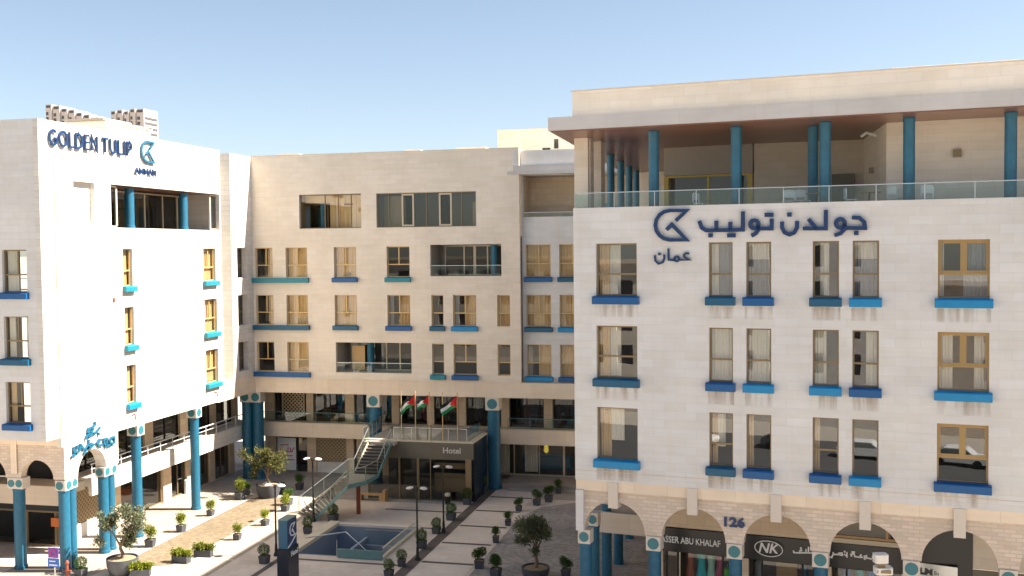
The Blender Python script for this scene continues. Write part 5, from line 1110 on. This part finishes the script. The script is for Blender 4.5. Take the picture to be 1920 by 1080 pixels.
for k, (u, lab) in enumerate(((-32.2, 'dark garment in the upper shop left of the lattice'), (-29.2, 'pale garment in the upper shop behind the single blue column'), (-25.7, 'dark garment at the left behind the flags'), (-25.2, 'white garment behind the flags'), (-24.6, 'red garment behind the middle flag'), (-20.4, 'grey garment in the upper shop left of the tall column'), (-19.4, 'cream garment in the upper shop beside the tall column'), (-16.6, 'dark garment in the upper shop right of the tall column'))):
    garment(lab, u, W0+.8, 4.3, 1.7, ['cloth_black', 'cloth_white', 'cur_grey', 'cloth_white', 'red', 'cur_grey', 'cur_white', 'rust_cloth'][k], FB, .3)
pl = thing('pendant_lamp', 'lit yellow pendant lamp hanging in the glazed shop at the back right', 'lamp', (-15.2, YB+W0+.9, 2.2))
MB().lathe((-15.2, YB+W0+.9, 1.95), [(.05, 0), (.2, .2), (.14, .35), (.17, .5), (.05, .75)], 14).build('shade', M['pendant'], pl, smooth=True); MB().tube([(-15.2, YB+W0+.9, 2.7), (-15.2, YB+W0+.9, 3.5)], .015, 6).build('cord', M['dark_metal'], pl)
ob = MB().box(-40.1, -40.04, 58.9, 60.3, 1.1, 1.9).build('shop_board', M['orange']); c_ = Vector((-40.07, 59.6, 1.1))
for v in ob.data.vertices: v.co -= c_
ob.location = c_; tag(ob, 'orange board in the sunlit shop window left of the tall column', 'board')
ob = MB().box(-40.2, -39.3, 52.35, 52.42, 1.25, 1.75).build('shop_board', M['orange']); c_ = Vector((-39.7, 52.4, 1.25))
for v in ob.data.vertices: v.co -= c_
ob.location = c_; tag(ob, 'small orange board on the shaded shop window behind the street-end arch', 'board')

# ------------------------------------------------------------ terrace furniture
def chair_proto():
    o = thing('terrace_chair', '', 'chair')
    MB().prism(rounded(-.24, .24, -.24, .24, .08), .44, .48).build('seat', M['white'], o)
    mb = MB(); mb.ribbon([(-.22, .5), (-.22, .84), (-.16, .9), (.16, .9), (.22, .84), (.22, .5)], .05, .2, .25); mb.box(-.2, .2, .21, .24, .62, .86); mb.build('backrest', M['white'], o)
    for sx in (-1, 1):
        for sy in (-1, 1): MB().tube([(sx*.2, sy*.2, .44), (sx*.24, sy*.24, 0)], .018, 6).build('leg', M['white'], o)
    return o
def table_proto():
    o = thing('terrace_table', '', 'table'); MB().lathe((0, 0, .72), [(.42, 0), (.44, .015), (.42, .03)], 24).build('tabletop', M['wood_tan'], o); MB().lathe((0, 0, 0), [(.24, 0), (.22, .03), (.035, .06), (.035, .719)], 14).build('pedestal', M['dark_metal'], o); return o
cp, tb = chair_proto(), table_proto()
CH = [(-5.0, 1.2, 'leftmost white chair behind the roof terrace glass'), (-4.45, 1.4, 'white chair beside the leftmost white chair on the roof terrace'), (-8.6, 1.3, 'white chair by the yellow terrace door frame'), (-2.6, 1.3, 'white chair near the slanted wall of the roof terrace'), (-.9, 1.0, 'white chair left of the dark blue column at the jog in the wall'), (.25, 1.0, 'white chair right of the dark blue column at the jog in the wall')]
for i, (u, w, lab) in enumerate(CH):
    o = cp if i == 0 else copy_tree(cp); o.location = FR @ Vector((u, w, 18.601)); o.rotation_euler = (0, 0, AR+.6*i); o['label'] = lab; o['group'] = 'chairs on the roof terrace'
for i, (u, w, lab) in enumerate(((-3.9, 1.1, 'round timber table beside the two left white chairs on the roof terrace'), (-1.9, 1.2, 'round timber table before the slanted terrace wall'))):
    o = tb if i == 0 else copy_tree(tb); o.location = FR @ Vector((u, w, 18.601)); o['label'] = lab; o['group'] = 'tables on the roof terrace'

# ------------------------------------------------------------ things behind and around
ph = thing('rooftop_penthouse', 'plain beige penthouse block rising behind the roof of the central wing', 'building', (-17, 82, 24))
MB().facade(-19.85, -8.0, 23.5, 26.55, [(-16.25, -15.6, 24.85, 25.1), (-15.32, -14.95, 25.0, 25.75)], 80.0, .3).box(-19.85, -8, 80.31, 92, 23.5, 26.5).build('wall', M['lime_back'], ph)
MB().box(-16.25, -15.6, 80.2, 80.28, 24.85, 25.1).box(-15.32, -14.95, 80.2, 80.28, 25.0, 25.75).build('window', M['glass_dark'], ph); MB().box(-19.9, -8, 79.95, 80.3, 26.552, 26.62).build('coping', M['cap'], ph)
rb = thing('rooftop_plant_room', 'low white plant room on the roof of the sunlit wing below the far towers', 'building', (-44, 61, 24.2))
MB().box(-46, -42, 61.2, 66.5, 24.21, 25.92).build('wall', M['lime_white'], rb); MB().box(-46.1, -41.9, 61.1, 66.6, 25.922, 25.99).build('roof', M['cap'], rb)
MB().tube([(-41.7, 62.6, 24.2), (-41.7, 62.6, 25.7)], .03, 6).tube([(-41.7, 63.6, 24.2), (-41.7, 63.6, 25.8)], .03, 6).build('vent_pipe', M['bronze'], rb)
def tower(label, X, Y, wid, dep, top, fins, mat='tower', floors=16):
    o = thing('apartment_tower', label, 'tower', (X, Y, 0)); mb = MB(); d = MB(); r_ = MB()
    for k, (a, b, t) in enumerate(fins):
        x0, x1 = X+a, X+b; mb.box(x0, x1, Y+k*.8, Y+dep+k*.8, 0, top+t)
        n = 14
        for i in range(n):
            z = top+t-5-i*3.3; d.box(x0+(x1-x0)*.12, x0+(x1-x0)*.45, Y+k*.8-.25, Y+k*.8-.01, z-2.0, z); d.box(x1+.01, x1+.3, Y+k*.8+1, Y+k*.8+dep-1, z-1.6, z)
        r_.box(x0+.6, x1-.8, Y+k*.8-.3, Y+k*.8+3, top+t-2.2, top+t-.7)  # dark box standing proud of the wall below the tower top
    mb.build('wall', M[mat], o); d.build('window_band', M['tower_dark'], o); r_.build('parapet_dark_box', M['tower_dark'], o)
tower('far pale apartment tower left of the pair above the lettering', -442, 600, 30, 16, 110.3, [(-14, -9.5, 4.5), (-9, -4, 3.6), (-3.5, 1, 1.8), (1.5, 6, .8), (6.5, 11, -1.2), (11.5, 16, -2.6), (16.5, 22, -4.4)])
tower('far pale apartment tower right of the pair, above the emblem', -397, 600, 22, 16, 108.3, [(-10.5, -6.8, .4), (-6.3, -2.6, 1.0), (-2.1, 1.4, .2), (1.9, 5.6, 1.6), (6.1, 11.5, 1.4)])
tn = thing('distant_building', 'tan flat-roofed block between the two far towers', 'building', (-300, 420, 0)); MB().box(-308, -289, 420, 440, 0, 77.5).build('wall', M['tower_tan'], tn); MB().box(-309, -288.5, 419, 441, 77.502, 78.3).build('roof', M['tower'], tn); MB().box(-288.9, -279, 424, 440, 0, 75.5).build('annex', M['tower'], tn)
def street_block(label, x0, x1, top, mat, nf):
    o = thing('street_building', label, 'building', ((x0+x1)/2, -16, 0)); F = Matrix.Translation((0, -16, 0)) @ Matrix.Rotation(math.pi, 4, 'Z'); a, b = -x1, -x0
    wh = [(a+1.2+3.4*i, a+3.0+3.4*i, 1.6+3.4*k, 3.6+3.4*k) for i in range(int((b-a-2)/3.4)) for k in range(nf)]
    MB(F).facade(a, b, 0, top, wh, 0, .3).box(a, b, .31, 12, 0, top-.1).build('wall', M[mat], o)
    MB(F).box(a-.3, b+.3, -.4, .298, top+.002, top+.5).build('roof', M['trim'], o)
    MB(F).box(a+.2, b-.2, .24, .28, 1, top-.8).build('glazing', M['tower_dark'], o)
street_block('tan block across the street, mirrored in the left windows', -62, -26, 15.5, 'lime_back', 4)
street_block('white block across the street, mirrored in the middle windows', -24.5, -3, 20.5, 'lime_white', 5)
street_block('low sandstone block across the street, mirrored in the right windows', -1, 16, 13.5, 'rough', 3)
street_block('beige block across the street at the far right', 18, 50, 18.5, 'lime_back', 5)
def car_proto():
    o = thing('parked_car', '', 'car'); prof = [(-2.15, .35), (2.15, .35), (2.2, .62), (2.05, .82), (1.15, .95), (.55, 1.42), (-1.1, 1.46), (-1.85, .98), (-2.15, .9)]
    F = Matrix.Rotation(R_(90), 4, 'X')
    MB(F).prism(prof, -.86, .86).build('body', M['white'], o); MB(F).prism([(1.02, .99), (.52, 1.37), (-1.05, 1.40), (-1.62, 1.0)], -.868, .868).build('window', M['glass_dark'], o)
    for sx in (-1.35, 1.35):
        for sy in (-1, 1): MB(Matrix.Translation((sx, sy*.8+.1, .32)) @ F).lathe((0, 0, 0), [(.2, 0), (.32, .03), (.32, .17), (.2, .2)], 18).build('wheel', M['black'], o)
    return o
cpz = car_proto(); kc = 0
for x, y, r, col, lab in ((-19, -2, 4, (.75, .75, .73), 'white car parked across the street, leftmost'), (-11, -3.5, 0, (.08, .09, .1), 'dark grey car parked across the street'), (-4.5, -2.5, -3, (.75, .75, .73), 'white car parked across the street, in the middle'), (2.5, -3, 2, (.72, .72, .70), 'white car parked across the street, second from the right'), (9, -2.5, 0, (.5, .52, .54), 'silver car parked across the street, rightmost')):
    o = cpz if kc == 0 else copy_tree(cpz); kc += 1; o.location = (x, y, -.01); o.rotation_euler = (0, 0, R_(r)); o['label'] = lab; o['group'] = 'cars parked across the street'
    for ch in o.children:
        if ch.name.startswith('body'):
            ch.data = ch.data.copy(); ch.data.materials[0] = plain('car_paint', col, .25)
